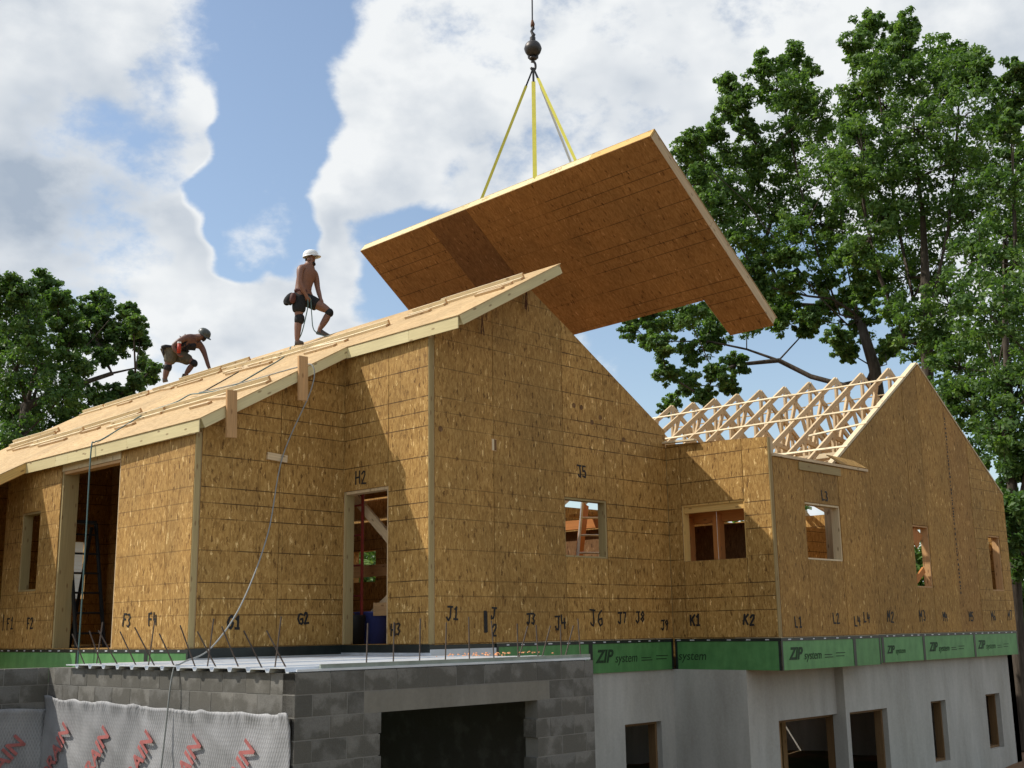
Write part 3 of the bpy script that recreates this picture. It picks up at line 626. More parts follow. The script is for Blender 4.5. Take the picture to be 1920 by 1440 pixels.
# (x, y) plan -> slope coordinates (s along eX from x=0, y)
rp = [(x/ct, y) for x, y in roof_poly]
ROOF_O = V3((0, 0, 4.433))
rpi = [(x+(.03 if x < 1 else 0), y) for x, y in rp]
roof = MB().prism(rpi, ROOF_O, eX, (0, 1, 0), nR, -.150, -.012, 'fascia').build('roof', house)
# top sheathing laid as sheets (joints run up the slope)
def clip(poly, y0, y1):
    def half(P, f):
        out = []
        for i in range(len(P)):
            a, b = P[i], P[(i+1) % len(P)]; fa, fb = f(a), f(b)
            if fa >= 0: out.append(a)
            if fa*fb < 0: t = fa/(fa-fb); out.append((a[0]+(b[0]-a[0])*t, a[1]+(b[1]-a[1])*t))
        return out
    return half(half(poly, lambda p: p[1]-y0), lambda p: y1-p[1])
def cat(poly, y0, y1):
    return clip(poly, y0, y1)
ys = [-.64, 1.76, 4.2, 6.85, 9.3, 12.15]
xr = lambda y: 2.05+(1.35-2.05)*(y+.64)/12.79
for a, b in zip(ys, ys[1:]):
    xe0, xe1 = {(-.64): (-.045, -.085), 1.76: (-2.53, -2.575), 4.2: (-2.575, -2.62), 6.85: (-4.7, -4.7), 9.3: (-4.7, -4.7)}[a]
    g = .004; o_ = .025
    y0_, y1_ = a+g-(o_ if a == -.64 or a == 1.76 or a == 6.85 else 0), b-g
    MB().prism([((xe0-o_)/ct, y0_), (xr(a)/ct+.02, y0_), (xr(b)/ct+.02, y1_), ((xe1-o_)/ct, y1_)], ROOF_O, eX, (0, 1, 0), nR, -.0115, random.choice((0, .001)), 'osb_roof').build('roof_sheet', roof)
# edge boards
def edge(p, q, name='fascia_board', mn='fascia', out=(0, -1, 0), lengths=None):
    (x0, y0), (x1, y1) = p, q; n = lengths or [0, 1]
    out = V3(out)
    for a, b in zip(n, n[1:]):
        A = ROOF_O+eX*((x0+(x1-x0)*a)/ct)+V3((0, y0+(y1-y0)*a, 0)); B = ROOF_O+eX*((x0+(x1-x0)*b)/ct)+V3((0, y0+(y1-y0)*b, 0)); d = (B-A).normalized()*.002
        off = -nR*.082+out*.006
        if out.x < -.1:
            off = V3((-.004, 0, -.104)); MB().beam(A+off+d, B+off-d, .176, .016, mn, Z).build(name, roof); continue
        MB().beam(A+off+d, B+off-d, .139, .014, mn, nR).build(name, roof)
edge((-2.53, 1.76), (-2.62, 6.85), out=-eX, lengths=[0, .37, .72, .8, 1]); edge((-.045, -.64), (-.085, 1.76), out=-eX, lengths=[0, .42, 1])
edge((-2.53, 1.76), (-.095, 1.76)); edge((-.045, -.64), (2.05, -.64), lengths=[0, .98]); edge((-4.7, 6.85), (-2.63, 6.85), mn='fascia_gold'); edge((-4.7, 6.85), (-4.7, 12.15), out=-eX)
# bottom skin lip
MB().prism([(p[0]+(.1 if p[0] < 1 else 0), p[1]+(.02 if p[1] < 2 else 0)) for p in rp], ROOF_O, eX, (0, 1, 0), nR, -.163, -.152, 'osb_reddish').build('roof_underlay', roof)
eX2 = V3((1, 0, -k)).normalized(); nR2 = V3((k, 0, 1)).normalized()
MB().prism([(0, 6.7), (4.1, 6.7), (4.1, 12.15), (0, 12.15)], (1.5, 0, 5.08), eX2, (0, 1, 0), nR2, -.16, 0, 'osb_roof', 'fascia', 'osb_wall').build('roof', house)  # unseen right slope section, added to keep daylight out of the interior
# toe boards: flat 2x4 with a second standing on edge behind it
def toe(x, y0, y1, x1=None, stand=True):
    x1 = x if x1 is None else x1
    A = ROOF_O+eX*(x/ct)+V3((0, y0, 0))+nR*.019; B = ROOF_O+eX*(x1/ct)+V3((0, y1, 0))+nR*.019
    mb = MB().beam(A, B, .089, .036, 'lumber_pale', eX, 'lumber_warm')
    if stand: mb.beam(A+eX*.066+nR*.027+V3((0, .02, 0)), B+eX*.066+nR*.027-V3((0, .03, 0)), .038, .088, 'lumber_pale', eX, 'lumber_warm')
    mb.build('toe_board', roof)
def block(x, y0, y1, x1=None):
    x1 = x if x1 is None else x1
    A = ROOF_O+eX*(x/ct)+V3((0, y0, 0))+nR*.019; B = ROOF_O+eX*(x1/ct)+V3((0, y1, 0))+nR*.019
    MB().beam(A, B, .085, .036, 'lumber', eX, 'lumber_warm').build('toe_block', roof)
toe(1.50, -.40, 1.25, 1.32); block(1.14, -.34, .22); toe(1.18, .95, 1.68, 1.10); block(1.0, 1.1, 1.6, .95); block(1.36, -.62+.3, .25, 1.2)
toe(.74, 1.80, 4.7, .62); block(.26, 2.5, 3.28); toe(.40, 2.4, 4.0, .7, False); toe(.68, 4.5, 6.4, .72); block(.36, 4.4, 5.9, .46); toe(1.28, 6.5, 8.9, 1.2); block(.5, 5.3, 6.3, .9)
toe(.98, 7.0, 9.3, .85); block(.66, 7.1, 7.9); toe(.8, 9.35, 11.0, .7); block(.48, 9.4, 9.9); toe(.68, 11.0, 11.9, .66); block(.7, 8.2, 9.0, .9)
toe(-1.36, 1.92, 4.6, -1.52); block(-1.78, 2.75, 3.25); block(-1.72, 2.3, 3.2, -1.5); toe(-1.55, 4.5, 6.1, -1.62); block(-1.86, 4.8, 5.35); toe(-1.06, 6.15, 8.1, -1.32)
block(-1.44, 6.8, 7.4); toe(-1.36, 7.6, 9.4, -1.45); block(-1.64, 7.6, 8.6); toe(-.95, 9.6, 11.0, -1.2); toe(-.66, 10.1, 12.1, -.7); block(-1.38, 9.4, 10.3)
# two planks screwed upright on the rake over the G wall
for (xa, xb, z0, z1) in ((-2.15, -1.99, 2.78, 3.43), (-.98, -.83, 3.44, 4.09)):
    MB().beam(((xa+xb)/2, 1.715, z0), ((xa+xb)/2-.02, 1.715, z1), .155, .04, 'lumber_warm', ex).build('bracket_plank', roof)
MB().beam((-1.36, YH-.022, 2.62), (-1.03, YH-.022, 2.60), .1, .035, 'lumber', Z).build('cleat', wG)

# interior structure that shows through the openings
def part(name, f): mb = MB(); f(mb); return mb.build(name, house)
part('wall', lambda mb: [mb.prism(p, (XJ, 0, 0), ey, Z, nx, -.15, 0, 'osb_wall') for p in (rect(.2, 3.2, 0, 1.92), rect(3.2, 7.75, 0, 3.3), rect(7.75, 8.5, 0, 1.22), rect(7.75, 8.5, 1.88, 3.3), rect(8.5, 12.2, 0, 3.3))])
part('wall', lambda mb: [mb.prism(p, (0, 12.2, 0), ex, Z, ny, -.15, 0, 'osb_wall') for p in (rect(-5, .36, 0, 1.9), rect(.36, 1.1, 0, .95), rect(1.1, XJ, 0, 3.2), rect(.36, 1.1, 2.15, 3.2), rect(-1.4, .36, 1.9, 3.2), [(-1.9, 3.2), (3.5, 3.2), (2.0, 4.9), (1.3, 4.95)])])
part('partition_wall', lambda mb: [mb.prism(p, (1.55, 0, 0), ey, Z, nx, -.1, 0, 'osb_wall') for p in (rect(3.9, 12.1, 0, 5.1),)])
part('partition_wall', lambda mb: mb.prism(rect(.25, 2.9, 0, 1.88), (XJ-.2, 0, 0), ey, Z, nx, -.05, 0, 'osb_brown'))  # darkened OSB sheet; dimness behind the J window is in its colour
part('timber_beam', lambda mb: mb.beam((XJ-.26, .25, 1.98), (XJ-.26, 3.1, 1.98), .16, .1, 'lumber_orange', Z))
part('timber_brace', lambda mb: mb.beam((4.35, 1.2, .9), (5.0, 1.5, 2.3), .14, .05, 'lumber_orange', ex))
part('shade_ceiling', lambda mb: mb.prism([(XJ+.85, -1.9), (7.3, -1.9), (7.3, 2.5), (XJ+.3, 2.5), (XJ+.3, .2)], (0, 0, 0), ex, ey, Z, 2.2, 2.25, 'osb_wall'))  # deck added over the K room to block light and darken it
part('wall', lambda mb: mb.prism(rect(8.4, 12.2, 0, 1.85), (-4.6, 0, 0), ey, Z, nx, -.15, 0, 'osb_wall'))
part('partition_wall', lambda mb: mb.prism(rect(XG+.2, 1.2, 0, 2.6), (0, 9.2, 0), ex, Z, ny, -.1, 0, 'osb_wall') if False else mb.prism(rect(-.2, .9, 0, 2.5), (0, 6.0, 0), ex, Z, ny, -.1, 0, 'osb_wall'))
for p0, p1, w, h, mn in [((.6, 1.9, .5), (.6, -.0+.2, .5), .19, .05, 'lumber_warm'), ((1.6, 4.2, 1.15), (1.6, .3, 1.15), .19, .05, 'lumber_warm'), ((.9, 2.6, .35), (.9, .5, .35), .14, .05, 'lumber_warm'),
        ((.75, 2.2, .4), (.75, 1.3, .95), .09, .04, 'lumber'), ((.5, 2.4, 2.3), (.5, .7, .9), .14, .05, 'lumber'), ((2.0, .3, 4.9), (2.0, 11.8, 4.9), .3, .15, 'lumber_warm'),
        ((XJ-.2, .3, 3.1), (XJ-.2, 12, 3.1), .2, .12, 'lumber_warm'), ((1.0, 3.4, 0), (1.0, 3.4, 4.5), .14, .14, 'lumber_warm'), ((3.1, 4.4, 0), (3.1, 4.4, 4.4), .14, .14, 'lumber_orange')]:
    MB().beam(p0, p1, w, h, mn, Z if abs(p0[2]-p1[2]) < 2 else ex).build('timber_brace', house)
# post and beam behind the K window; sunlit orange put into their colour
MB().beam((XJ+.55, -.62, 0), (XJ+.55, -.62, 2.02), .15, .13, 'lumber_orange', ex).build('timber_post', house)
MB().beam((XJ+.62, -1.9, 2.0), (XJ+.62, .1, 2.0), .2, .1, 'lumber_orange', Z).build('timber_beam', house)
MB().beam((XJ+.75, -1.95, 2.16), (XJ+.75, .2, 2.16), .06, .2, 'lumber_pale', Z).build('timber_beam', house)
MB().prism(rect(-.55, 1.5, 0, 1.95), (XJ+1.5, 0, 0), ey, Z, nx, -.05, 0, 'osb_brown').build('partition_wall', house)  # darkened OSB: shadow behind the K window put into the colour
MB().prism(rect(XJ+.2, XJ+.6, 0, 2.0), (0, -.1, 0), ex, Z, ny, -.05, 0, 'lumber_orange').build('partition_wall', house)
MB().tube([(XJ+.1, -.9, 2.1), (XJ+.1, -.9, 1.6), (XJ+.1, -.905, 1.2)], .003, 'sling_white', 5).build('chalk_line', house)

# ------------------------------------------------------------------ trusses
def truss(y, par):
    mb = MB(); w = .045; d = .105
    L0, R0_, pk = (7.95, 2.88), (15.5, 2.88), (NPX, NPZ-.0)
    def st(a, b, dd=d): mb.beam((a[0], y, a[1]), (b[0], y, b[1]), w, dd, 'lumber', (0, 1, 0))
    st((7.7, 2.72), pk); st((15.75, 2.72), pk); apex = (NPX, 3.75)
    st(L0, apex); st(R0_, apex)
    w2 = .088
    def s2(a, b): st(a, b, w2)
    s2(pk, apex)
    for s in (-1, 1):
        q = lambda x, z: (NPX+s*x, z)
        s2(q(1.25, 4.49), q(1.25, 3.46)); s2(q(1.25, 4.45), q(.15, 3.72)); s2(q(2.5, 3.69), q(2.5, 3.17)); s2(q(2.5, 3.65), q(1.25, 3.46)); s2(q(.6, 4.88), q(1.25, 3.46))
    for s in (0,): mb.prism([(NPX-.12, NPZ-.22), (NPX+.12, NPZ-.22), (NPX, NPZ-.02)], (0, y, 0), ex, Z, ny, .0185, .0195, 'galv')
    return mb.build('roof_truss', par)
first = truss(0, house); first.location.y = YN+.614
for i in range(2, 11):
    o = first.copy(); COL.objects.link(o); o.parent = house; o.location = (random.uniform(-.02, .02), YN+.614*i, random.uniform(-.012, .012))
def lath(x, y0, y1, mn='lumber_pale', x1=None):
    x1 = x if x1 is None else x1
    z = lambda xx: NPZ-.645*(NPX-xx)+.075
    MB().beam((x, y0, z(x)), (x1, y1, z(x1)), .018, .07, mn, V3((-.645, 0, 1))).build('brace_strip', house)
for x, segs in ((11.12, [(-1.7, 1.0), (.85, 3.4), (3.3, 4.9)]), (9.95, [(-1.7, .5), (.35, 2.9), (2.8, 4.9)]), (8.55, [(-1.7, -.1), (-.3, 2.4), (2.2, 4.9)])):
    for j, (a, b) in enumerate(segs): lath(x+.02*(j % 2), a, b)
lath(9.35, -1.7, -.6, x1=9.15)
for x in (12.4, 13.8): lath(2*NPX-x, 99, 99.1) if False else MB().beam((x, -1.6, NPZ-.645*(x-NPX)+.075), (x, 4.9, NPZ-.645*(x-NPX)+.075), .018, .07, 'lumber_pale', Z).build('brace_strip', house)
MB().beam((NPX, -1.6, 3.7), (NPX, 4.8, 3.7), .038, .09, 'lumber', ex).build('brace_strip', house)
MB().beam((9.2, -1.6, 3.3), (9.2, 4.8, 3.3), .038, .09, 'lumber_pale', ex).build('brace_strip', house)

# ------------------------------------------------------------------ marker lettering
def jl(t, x, z, h=.19, w=wJ, y=0.): scrawl(t, (x, y-.003, z), ex, ny, h, w)
jl('J1', .3, .32); scrawl('|', (1.0, -.003, .16), ex, ny, .34, wJ, .055); jl('J', 1.15, .33); jl('2', 1.17, .1, .17); jl('J3', 1.88, .25); jl('J4', 2.5, .17, .22); jl('J6', 3.3, .22, .26); jl('J7', 3.97, .25); jl('J8', 4.42, .26); jl('J9', 5.08, .14)
jl('J5', 3.1, 2.5, .22)
scrawl('G1', (-1.9, YH-.003, .25), ex, ny, .19, wG, .035); scrawl('G2', (-.75, YH-.003, .3), ex, ny, .16, wG, .03)
for t, y, z in (('H2', 1.62, 2.3), ('H3', .8, .12)): scrawl(t, (-.003, y, z), (0, -1, 0), nx, .21, wH)
for t, y in (('F1', 7.5), ('F2', 6.75), ('F3', 3.68), ('F4', 2.95)): scrawl(t, (XG-.003, y, .3), (0, -1, 0), nx, .2, wF)
scrawl('|', (XG-.003, 7.7, .3), (0, -1, 0), nx, .3, wF)
for t, y in (('K1', -.36), ('K2', -1.38)): scrawl(t, (XJ-.003, y, .2), (0, -1, 0), nx, .2, wK, .032)
for t, x, z in (('L1', 5.85, .15), ('L2', 7.05, .2), ('L4', 7.75, .15), ('L4', 8.08, .22), ('L3', 6.95, 2.22)): scrawl(t, (x, YL-.003, z), ex, ny, .19, wL)
for t, x in (('M2', 9.6), ('M3', 10.9), ('M4', 11.9), ('M5', 13.1), ('M6', 14.2), ('M7', 15.05)): scrawl(t, (x, YN-.003, .22), ex, ny, .22, wN)

# ------------------------------------------------------------------ block porch with steel deck
XC, YC, ZC, YW = -4.153, -2.785, -.19, 2.26
porch = thing('block_porch', 'grey concrete block porch base with steel deck and dark wide opening', 'porch', (XC, YC, -2.8))
def blockwall(O, eu, en, L, top, courses, opening=None, first_off=0., skip=None):
    eu, en = V3(eu), V3(en); core = MB()
    if opening:
        a, b, zt = opening; core.prism(rect(0, a-.03, -2.9, top-.01), O, eu, Z, en, -.19, -.0015, 'mortar'); core.prism(rect(b+.03, L, -2.9, top-.01), O, eu, Z, en, -.19, -.0015, 'mortar'); core.prism(rect(a-.03, b+.03, zt+.2, top-.01), O, eu, Z, en, -.19, -.0015, 'mortar')
    else: core.prism(rect(0, L, -2.9, top-.01), O, eu, Z, en, -.19, -.0015, 'mortar')
    w = core.build('wall', porch)
    shapes = {}
    for c in range(courses):
        z1 = top-c*.2032; z0 = z1-.193; u = 0 if (c+first_off) % 2 == 0 else -.2032
        while u < L-.02:
            a, b = max(0, u), min(L, u+.3964); ok = b-a > .06
            if opening and ok:
                oa, ob, zt = opening
                if z0 < zt+.01:
                    if a < ob and b > oa:
                        if a < oa-.08: b = min(b, oa)
                        elif b > ob+.08: a = max(a, ob)
                        else: ok = False
                elif z0 < zt+.15 and a < ob+.22 and b > oa-.2:
                    if a < oa-.3: b = oa-.215
                    elif b > ob+.3: a = ob+.235
                    else: ok = False
                    ok = ok and b-a > .06
            if ok:
                j = random.uniform(-.0015, .0015)
                key = (round(b-a, 3))
                if key not in shapes:
                    hw = (b-a)/2
                    mb = MB(); g = .004
                    mb.prism([(-hw, -.0965), (hw, -.0965), (hw, .0965), (-hw, .0965)], (0, 0, 0), eu, Z, en, -.19, .001, 'cmu')
                    ob_ = mb.build('block', w); shapes[key] = ob_
                else:
                    ob_ = shapes[key].copy(); COL.objects.link(ob_); ob_.parent = w
                ob_.location = V3(O)+eu*((a+b)/2)+en*j+V3((0, 0, (z0+z1)/2))-worldloc(w)
            u += .4064
    return w
bwf = blockwall((XC, YC, 0), ex, ny, 4.21, ZC, 9, (1.02, 3.22, -.60))
MB().prism(rect(.81, 3.45, -.595, -.395), (XC, YC, 0), ex, Z, ny, -.19, -.001, 'lintel_concrete').build('lintel', bwf)
blockwall((XC, YC+.195, 0), ey, nx, YW-YC-.2, ZC-.002, 4, None, 1)
blockwall((XC-4.6, YW, 0), ex, ny, 4.6, ZC-.004, 4)
MB().prism(rect(YC+.2, YH, -2.9, ZC-.02), (XC+4.21, 0, 0), ey, Z, (1, 0, 0), -.19, 0, 'cmu').build('wall', porch)
# corrugated deck, flutes along X on the left edge
def deck():
    mb = MB(); y = YC+.02; i = 0; prof = []
    while y < YH-.3:
        j_ = random.uniform(-.006, .006); prof += [(y, .0), (y+.045, .0), (y+.065, .034+j_), (y+.30, .034+j_)]; y += .32
    xa, xb = XC-.06, .02
    for (y0, z0), (y1, z1) in zip(prof, prof[1:]):
        z0, z1 = z0+ZC+.012, z1+ZC+.012
        mb.face([(xa, y0, z0), (xb, y0, z0), (xb, y1, z1), (xa, y1, z1)], [(xa, y0), (xb, y0), (xb, y1), (xa, y1)], 'galv')
        mb.face([(xa, y0, z0-.012), (xa, y1, z1-.012), (xb, y1, z1-.012), (xb, y0, z0-.012)], [(0, 0)]*4, 'galv')
        mb.face([(xa, y0, z0), (xa, y1, z1), (xa, y1, z1-.012), (xa, y0, z0-.012)], [(0, 0)]*4, 'galv')
    return mb.build('metal_deck', porch)
deck()
MB().beam((XC+.3, YC+.03, ZC+.045), (.04, YC+.03, ZC+.045), .05, .02, 'edge_angle', Z).build('deck_edge_strip', porch)
MB().beam((XC+.02, YC+.012, ZC+.02), (.02, YC+.012, ZC+.02), .022, .02, 'galv', Z).build('deck_edge_strip', porch)
pts = []
def rebar(x, y, L, lean): 
    b = V3((x, y, ZC+.0)); MB().tube([b, b+V3((lean[0]*.5, lean[1]*.5, L*.5)), b+V3((lean[0], lean[1], L))], .0078, 'rebar_steel', 5).build('rebar', porch)
for i in range(11): y = YC+.25+i*.405; rebar(XC+.1, y, .42+random.uniform(-.05, .06), (-.12+random.uniform(-.04, .02), .20+random.uniform(-.08, .05)))
for i in range(4): rebar(XC+.15, YC+.55+i*1.2, .52, (.02, -.06))
for i in range(10): x = XC+.95+i*.36; rebar(x, YC+.14+random.uniform(0, .05), .46+random.uniform(-.05, .05), (random.uniform(-.02, .01), random.uniform(-.02, .02)))
for x in (-.62, -.22, -1.0): rebar(x, YC+.2, .40, (.12, -.05))
mb = MB()
for i in range(70): x = random.choice((random.uniform(-1.2, .6), random.uniform(-.9, .4))); y = YC+1.2+random.uniform(-.15, .25); z = ZC+.055+random.random()*.035; s_ = random.uniform(.008, .02); mb.box((x, y, z), (x+s_, y+s_, z+s_*.7), 'orange_foam')
tag(mb.build('foam_crumbs', None), 'orange crumbs of spray foam scattered on the steel deck', 'debris', None, 'stuff')

# drainage membrane on the left block wall
def membrane_sheet(name, fn, U0, U1, V0, V1, nu, nv, label):
    v = []; f = []; uv = []
    for j in range(nv+1):
        for i in range(nu+1):
            u = U0+(U1-U0)*i/nu; w = V0+(V1-V0)*j/nv; v.append(fn(u, w, i, j)); uv.append((u, w))
    n = nu+1
    for j in range(nv):
        for i in range(nu): f.append((j*n+i, j*n+i+1, (j+1)*n+i+1, (j+1)*n+i))
    me = bpy.data.meshes.new(name); me.from_pydata(v, [], f); l = me.uv_layers.new(name='uv')
    l.data.foreach_set('uv', np.array([uv[k_] for q in f for k_ in q], dtype=np.float32).ravel()); me.materials.append(M['membrane']); me.polygons.foreach_set('use_smooth', [True]*len(f))
    o = bpy.data.objects.new(name, me); COL.objects.link(o); sm = o.modifiers.new('thick', 'SOLIDIFY'); sm.thickness = .006; sm.offset = 0
    return tag(o, label, 'membrane', None)
def top_edge(y): return -.56+.012*math.sin(y*1.3)+.008*math.sin(y*9+1)+.05*max(0, (y-1.6))
def fnA(u, w, i, j):
    # w: 0 top .. 1 bottom
    zt = top_edge(u); z = zt+(-2.75-zt)*w; x = XC-.035-.016*math.sin(u*1.7+w*4)*math.sin(w*7+u)-.007*math.sin(u*9.3-w*17+2*math.sin(u*2))-.006*max(0, math.sin(u*5+w*26))**3
    if w < .06: x -= .03*(1-w/.06)*(.5+.5*math.sin(u*31+math.sin(u*7)*3)); z += .007*math.sin(u*13+2*math.sin(u*5))*(1-w/.06)
    return (x, u, z)
mA = membrane_sheet('drainage_membrane', fnA, YC+.03, YW-.02, 0, 1, 150, 60, 'silvery drainage sheet with red print hung on sunlit block wall')
def fnB(u, w, i, j):
    zt = -.66+.015*math.sin(u*5); z = zt+(-2.75-zt)*w; y = YW-.035-.02*math.sin(u*2.2+w*5)*math.sin(w*9+u)
    if w < .05: y -= .03*(1-w/.05)*(.5+.5*math.sin(u*21))
    return (u, y, z)
mB = membrane_sheet('drainage_membrane', fnB, XC-4.5, XC-.03, 0, 1, 90, 40, 'drainage sheet with red print on the shaded block wall in the recess')
def drain(par, O, eu, en, s=.24, ang=50):
    eu = V3(eu); a = math.radians(ang); u2 = eu*math.cos(a)+V3((0, 0, math.sin(a))); v2 = -eu*math.sin(a)+V3((0, 0, math.cos(a)))
    t = text_obj('lettering', 'DRAIN', s, 'red_print', O, u2, v2, en, par, 0, .002, .006)
    mw = t.matrix_local.copy(); inv = mw.inverted(); O = V3(O); en = V3(en)
    for v in t.data.vertices:
        p = mw @ v.co; lift = (p-O).dot(en)
        if par is mA: zt = top_edge(p.y); q = V3(fnA(p.y, min(1, max(.07, (p.z-zt)/(-2.75-zt))), 0, 0)); p.x = q.x-.006-lift
        else: zt = -.66+.015*math.sin(p.x*5); q = V3(fnB(p.x, min(1, max(.06, (p.z-zt)/(-2.75-zt))), 0, 0)); p.y = q.y-.006-lift
        v.co = inv @ p
for y in (1.62, .66, -.28, -1.22, -2.25+.1): drain(mA, (XC-.070, y+.40, -1.56), (0, -1, 0), nx, .27, 52)
for x in (XC-.75, XC-1.9): drain(mB, (x, YW-.072, -1.62), ex, ny, .25, 48)

# ------------------------------------------------------------------ hanging roof panel and rigging
PB = V3((3.437, -1.4, 7.828)); PC_ = V3((6.655, -1.4, 5.274)); PA = V3((3.551, 6.06, 7.737))
e1 = (PA-PB).normalized(); e2 = (PC_-PB); e2 = (e2-e1*e2.dot(e1)).normalized(); en = e1.cross(e2)
if en.z > 0: en = -en
panel = thing('roof_panel', 'large notched roof panel hanging in yellow slings above the gable', 'roof panel', tuple(PB))
PW, PL = 4.11, 7.47
MB().prism([(0.03, 0.03), (PL-.03, .03), (PL-.03, 3.22), (.95, 3.22), (.9, PW-.03), (.03, PW-.03)], PB, e1, e2, en, -.198, -.012, 'lumber').build('core', panel)
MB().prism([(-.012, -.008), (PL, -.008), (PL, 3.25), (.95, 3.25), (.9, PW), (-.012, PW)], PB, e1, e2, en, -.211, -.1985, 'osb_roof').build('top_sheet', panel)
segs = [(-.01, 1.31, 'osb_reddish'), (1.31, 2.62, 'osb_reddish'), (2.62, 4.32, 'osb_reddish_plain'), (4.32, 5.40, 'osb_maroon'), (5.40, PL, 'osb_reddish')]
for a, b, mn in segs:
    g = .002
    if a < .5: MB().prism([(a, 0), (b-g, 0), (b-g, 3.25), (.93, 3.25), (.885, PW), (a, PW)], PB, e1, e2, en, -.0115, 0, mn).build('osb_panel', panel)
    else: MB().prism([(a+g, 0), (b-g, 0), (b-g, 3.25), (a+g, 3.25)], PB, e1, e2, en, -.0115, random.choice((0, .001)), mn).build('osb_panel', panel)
def pp(u, v, d): return PB+e1*u+e2*v+en*d
for a, b, mn in ((-.005, 1.3, 'fascia_gold'), (1.305, 2.62, 'fascia'), (2.625, 4.32, 'fascia'), (4.325, 5.4, 'fascia'), (5.405, PL, 'fascia')):
    MB().beam(pp(a, .012, -.105), pp(b, .012, -.105), .185, .034, mn, en).build('fascia_board', panel)
for a, b in ((.035, 1.9), (1.905, PW-.02)): MB().beam(pp(.012, a, -.105), pp(.012, b, -.105), .185, .034, 'lumber', en).build('fascia_board', panel)
MB().beam(pp(PL-.012, .035, -.105), pp(PL-.012, 3.22, -.105), .185, .034, 'lumber', en).build('fascia_board', panel)
for u, t in ((3.75, 'VF7'), (2.05, 'R5-10')):
    text_obj('lettering', t, .12, 'lumber_warm', pp(u+.2, -.0065, -.07), -e1, -en, -e2, panel, 0, .001)
HK = V3((4.6, 2.16, 10.684))
hook = thing('crane_hook', 'dark steel ball and hook hanging on a crane cable', 'crane hook', tuple(HK))
MB().tube([HK+V3((0, 0, 1.02)), HK+V3((.01, 0, 1.6)), HK+V3((-.08, .06, 9))], .014, 'cable', 6).build('cable', hook)
b = MB(); b.lathe([(0, .28), (.05, .285), (.06, .25), (.075, .24), (.08, .215), (.05, .20), (0, .20)], HK+V3((0, 0, .0)), 'steel_dark', 14); b.build('hook_collar', hook, True)
bc = HK+V3((0, 0, .43)); prof = [(.165*math.sin(math.pi*i/14), -.165*math.cos(math.pi*i/14)) for i in range(15)]
prof = [(r+(.006 if abs(z) < .012 else 0), z) for r, z in prof]
MB().lathe(prof, bc, 'steel_dark', 24).build('ball', hook, True)
MB().lathe([(.0, .165), (.055, .165), (.055, .235), (.03, .24), (0, .24)], bc, 'steel_dark', 12).build('ball_neck', hook)
for s in (-1, 1): MB().tube([bc+R0*(.07*s)+V3((0, 0, -.2)), bc+R0*(.075*s)+V3((0, 0, -.14))], .03, 'steel_dark', 8).build('ball_lug', hook)
mb = MB(); mb.tube([bc+V3((0, 0, .24)), bc+V3((.03, 0, .3)), bc+V3((-.02, .01, .36)), bc+V3((.02, 0, .43)), bc+V3((0, 0, .5))], [.035, .04, .028, .034, .03], 'steel_dark', 8); mb.build('swivel', hook, True)
mb = MB(); mb.tube([bc+V3((0, 0, .46)), bc+V3((.01, 0, .52)), bc+V3((.0, 0, .6))], [.036, .04, .02], 'rust', 8); mb.build('wedge_socket', hook, True)
a = []
for i in range(14): t_ = -.6+i*.38; a.append(HK+R0*(.045*math.sin(t_))+V3((0, 0, .12+.09*math.cos(t_)-.05)))
MB().tube([HK+V3((0, 0, .22))]+a, [.022]*2+[.024]*13, 'steel_dark', 8).build('hook', hook, True)
def sling(p, w, mn, label, q0=None, th=.006, top=None):
    t0 = HK+V3((0, 0, .03)); p = V3(p); d = (p-t0).normalized(); o = thing('lifting_sling', label, 'sling', tuple(p), 'slings holding the roof panel')
    s0 = t0+d*.42
    MB().beam(t0, s0, w*.55, .02, 'black_plastic', R0).build('sling_eye', o)
    MB().beam(s0, p, w, th, mn, R0).build('webbing', o)
    return o
sling(pp(4.03, .01, -.20), .052, 'sling_yellow', 'yellow web sling to the roof panel top edge, leaning left of the plumb sling')
sling(pp(2.62, -.006, -.15), .075, 'sling_yellow', 'broad yellow web sling hanging almost plumb to the roof panel edge')
sling(pp(1.69, .01, -.20), .055, 'sling_yellow', 'yellow web sling with a sewn label running down towards the gold fascia board')
sling(pp(2.6, 2.9, -.213), .045, 'sling_white', 'pale web sling reaching over the top of the roof panel')

# ------------------------------------------------------------------ hoses
def spline(pts, n=8):
    P = [V3(p) for p in pts]; P = [P[0]]+P+[P[-1]]; out = []
    for i in range(1, len(P)-2):
        for t in range(n):
            t /= n; a, b, c, d = P[i-1], P[i], P[i+1], P[i+2]
            out.append(.5*((2*b)+(-a+c)*t+(2*a-5*b+4*c-d)*t*t+(-a+3*b-3*c+d)*t**3))
    out.append(P[-2]); return out
def rr(x, y, h=.012): return V3((x, y, RT(x)+h))
def hose(pts, r, mn, label): tag(MB().tube(spline(pts), r, mn, 6).build('air_hose', None, True), label, 'hose')
hose([rr(-.72, 4.85, .03), rr(-.8, 3.4), rr(-.78, 2.07), V3((-.76, 1.70, 3.97)), V3((-.80, 1.67, 3.6)), V3((-1.13, 1.86, 2.62)), V3((-1.55, 1.55, 1.5)), V3((-2.35, .9, .55)), V3((-3.2, .2, .02)), V3((XC+.1, -.62, ZC+.07)), V3((XC-.06, -.72, ZC-.03)), V3((XC-.10, -.68, -.9)), V3((XC-.13, -.62, -1.7)), V3((XC-.14, -.55, -2.6))], .009, 'hose_grey', 'long pale grey hose sagging from the roof edge down to the steel deck')
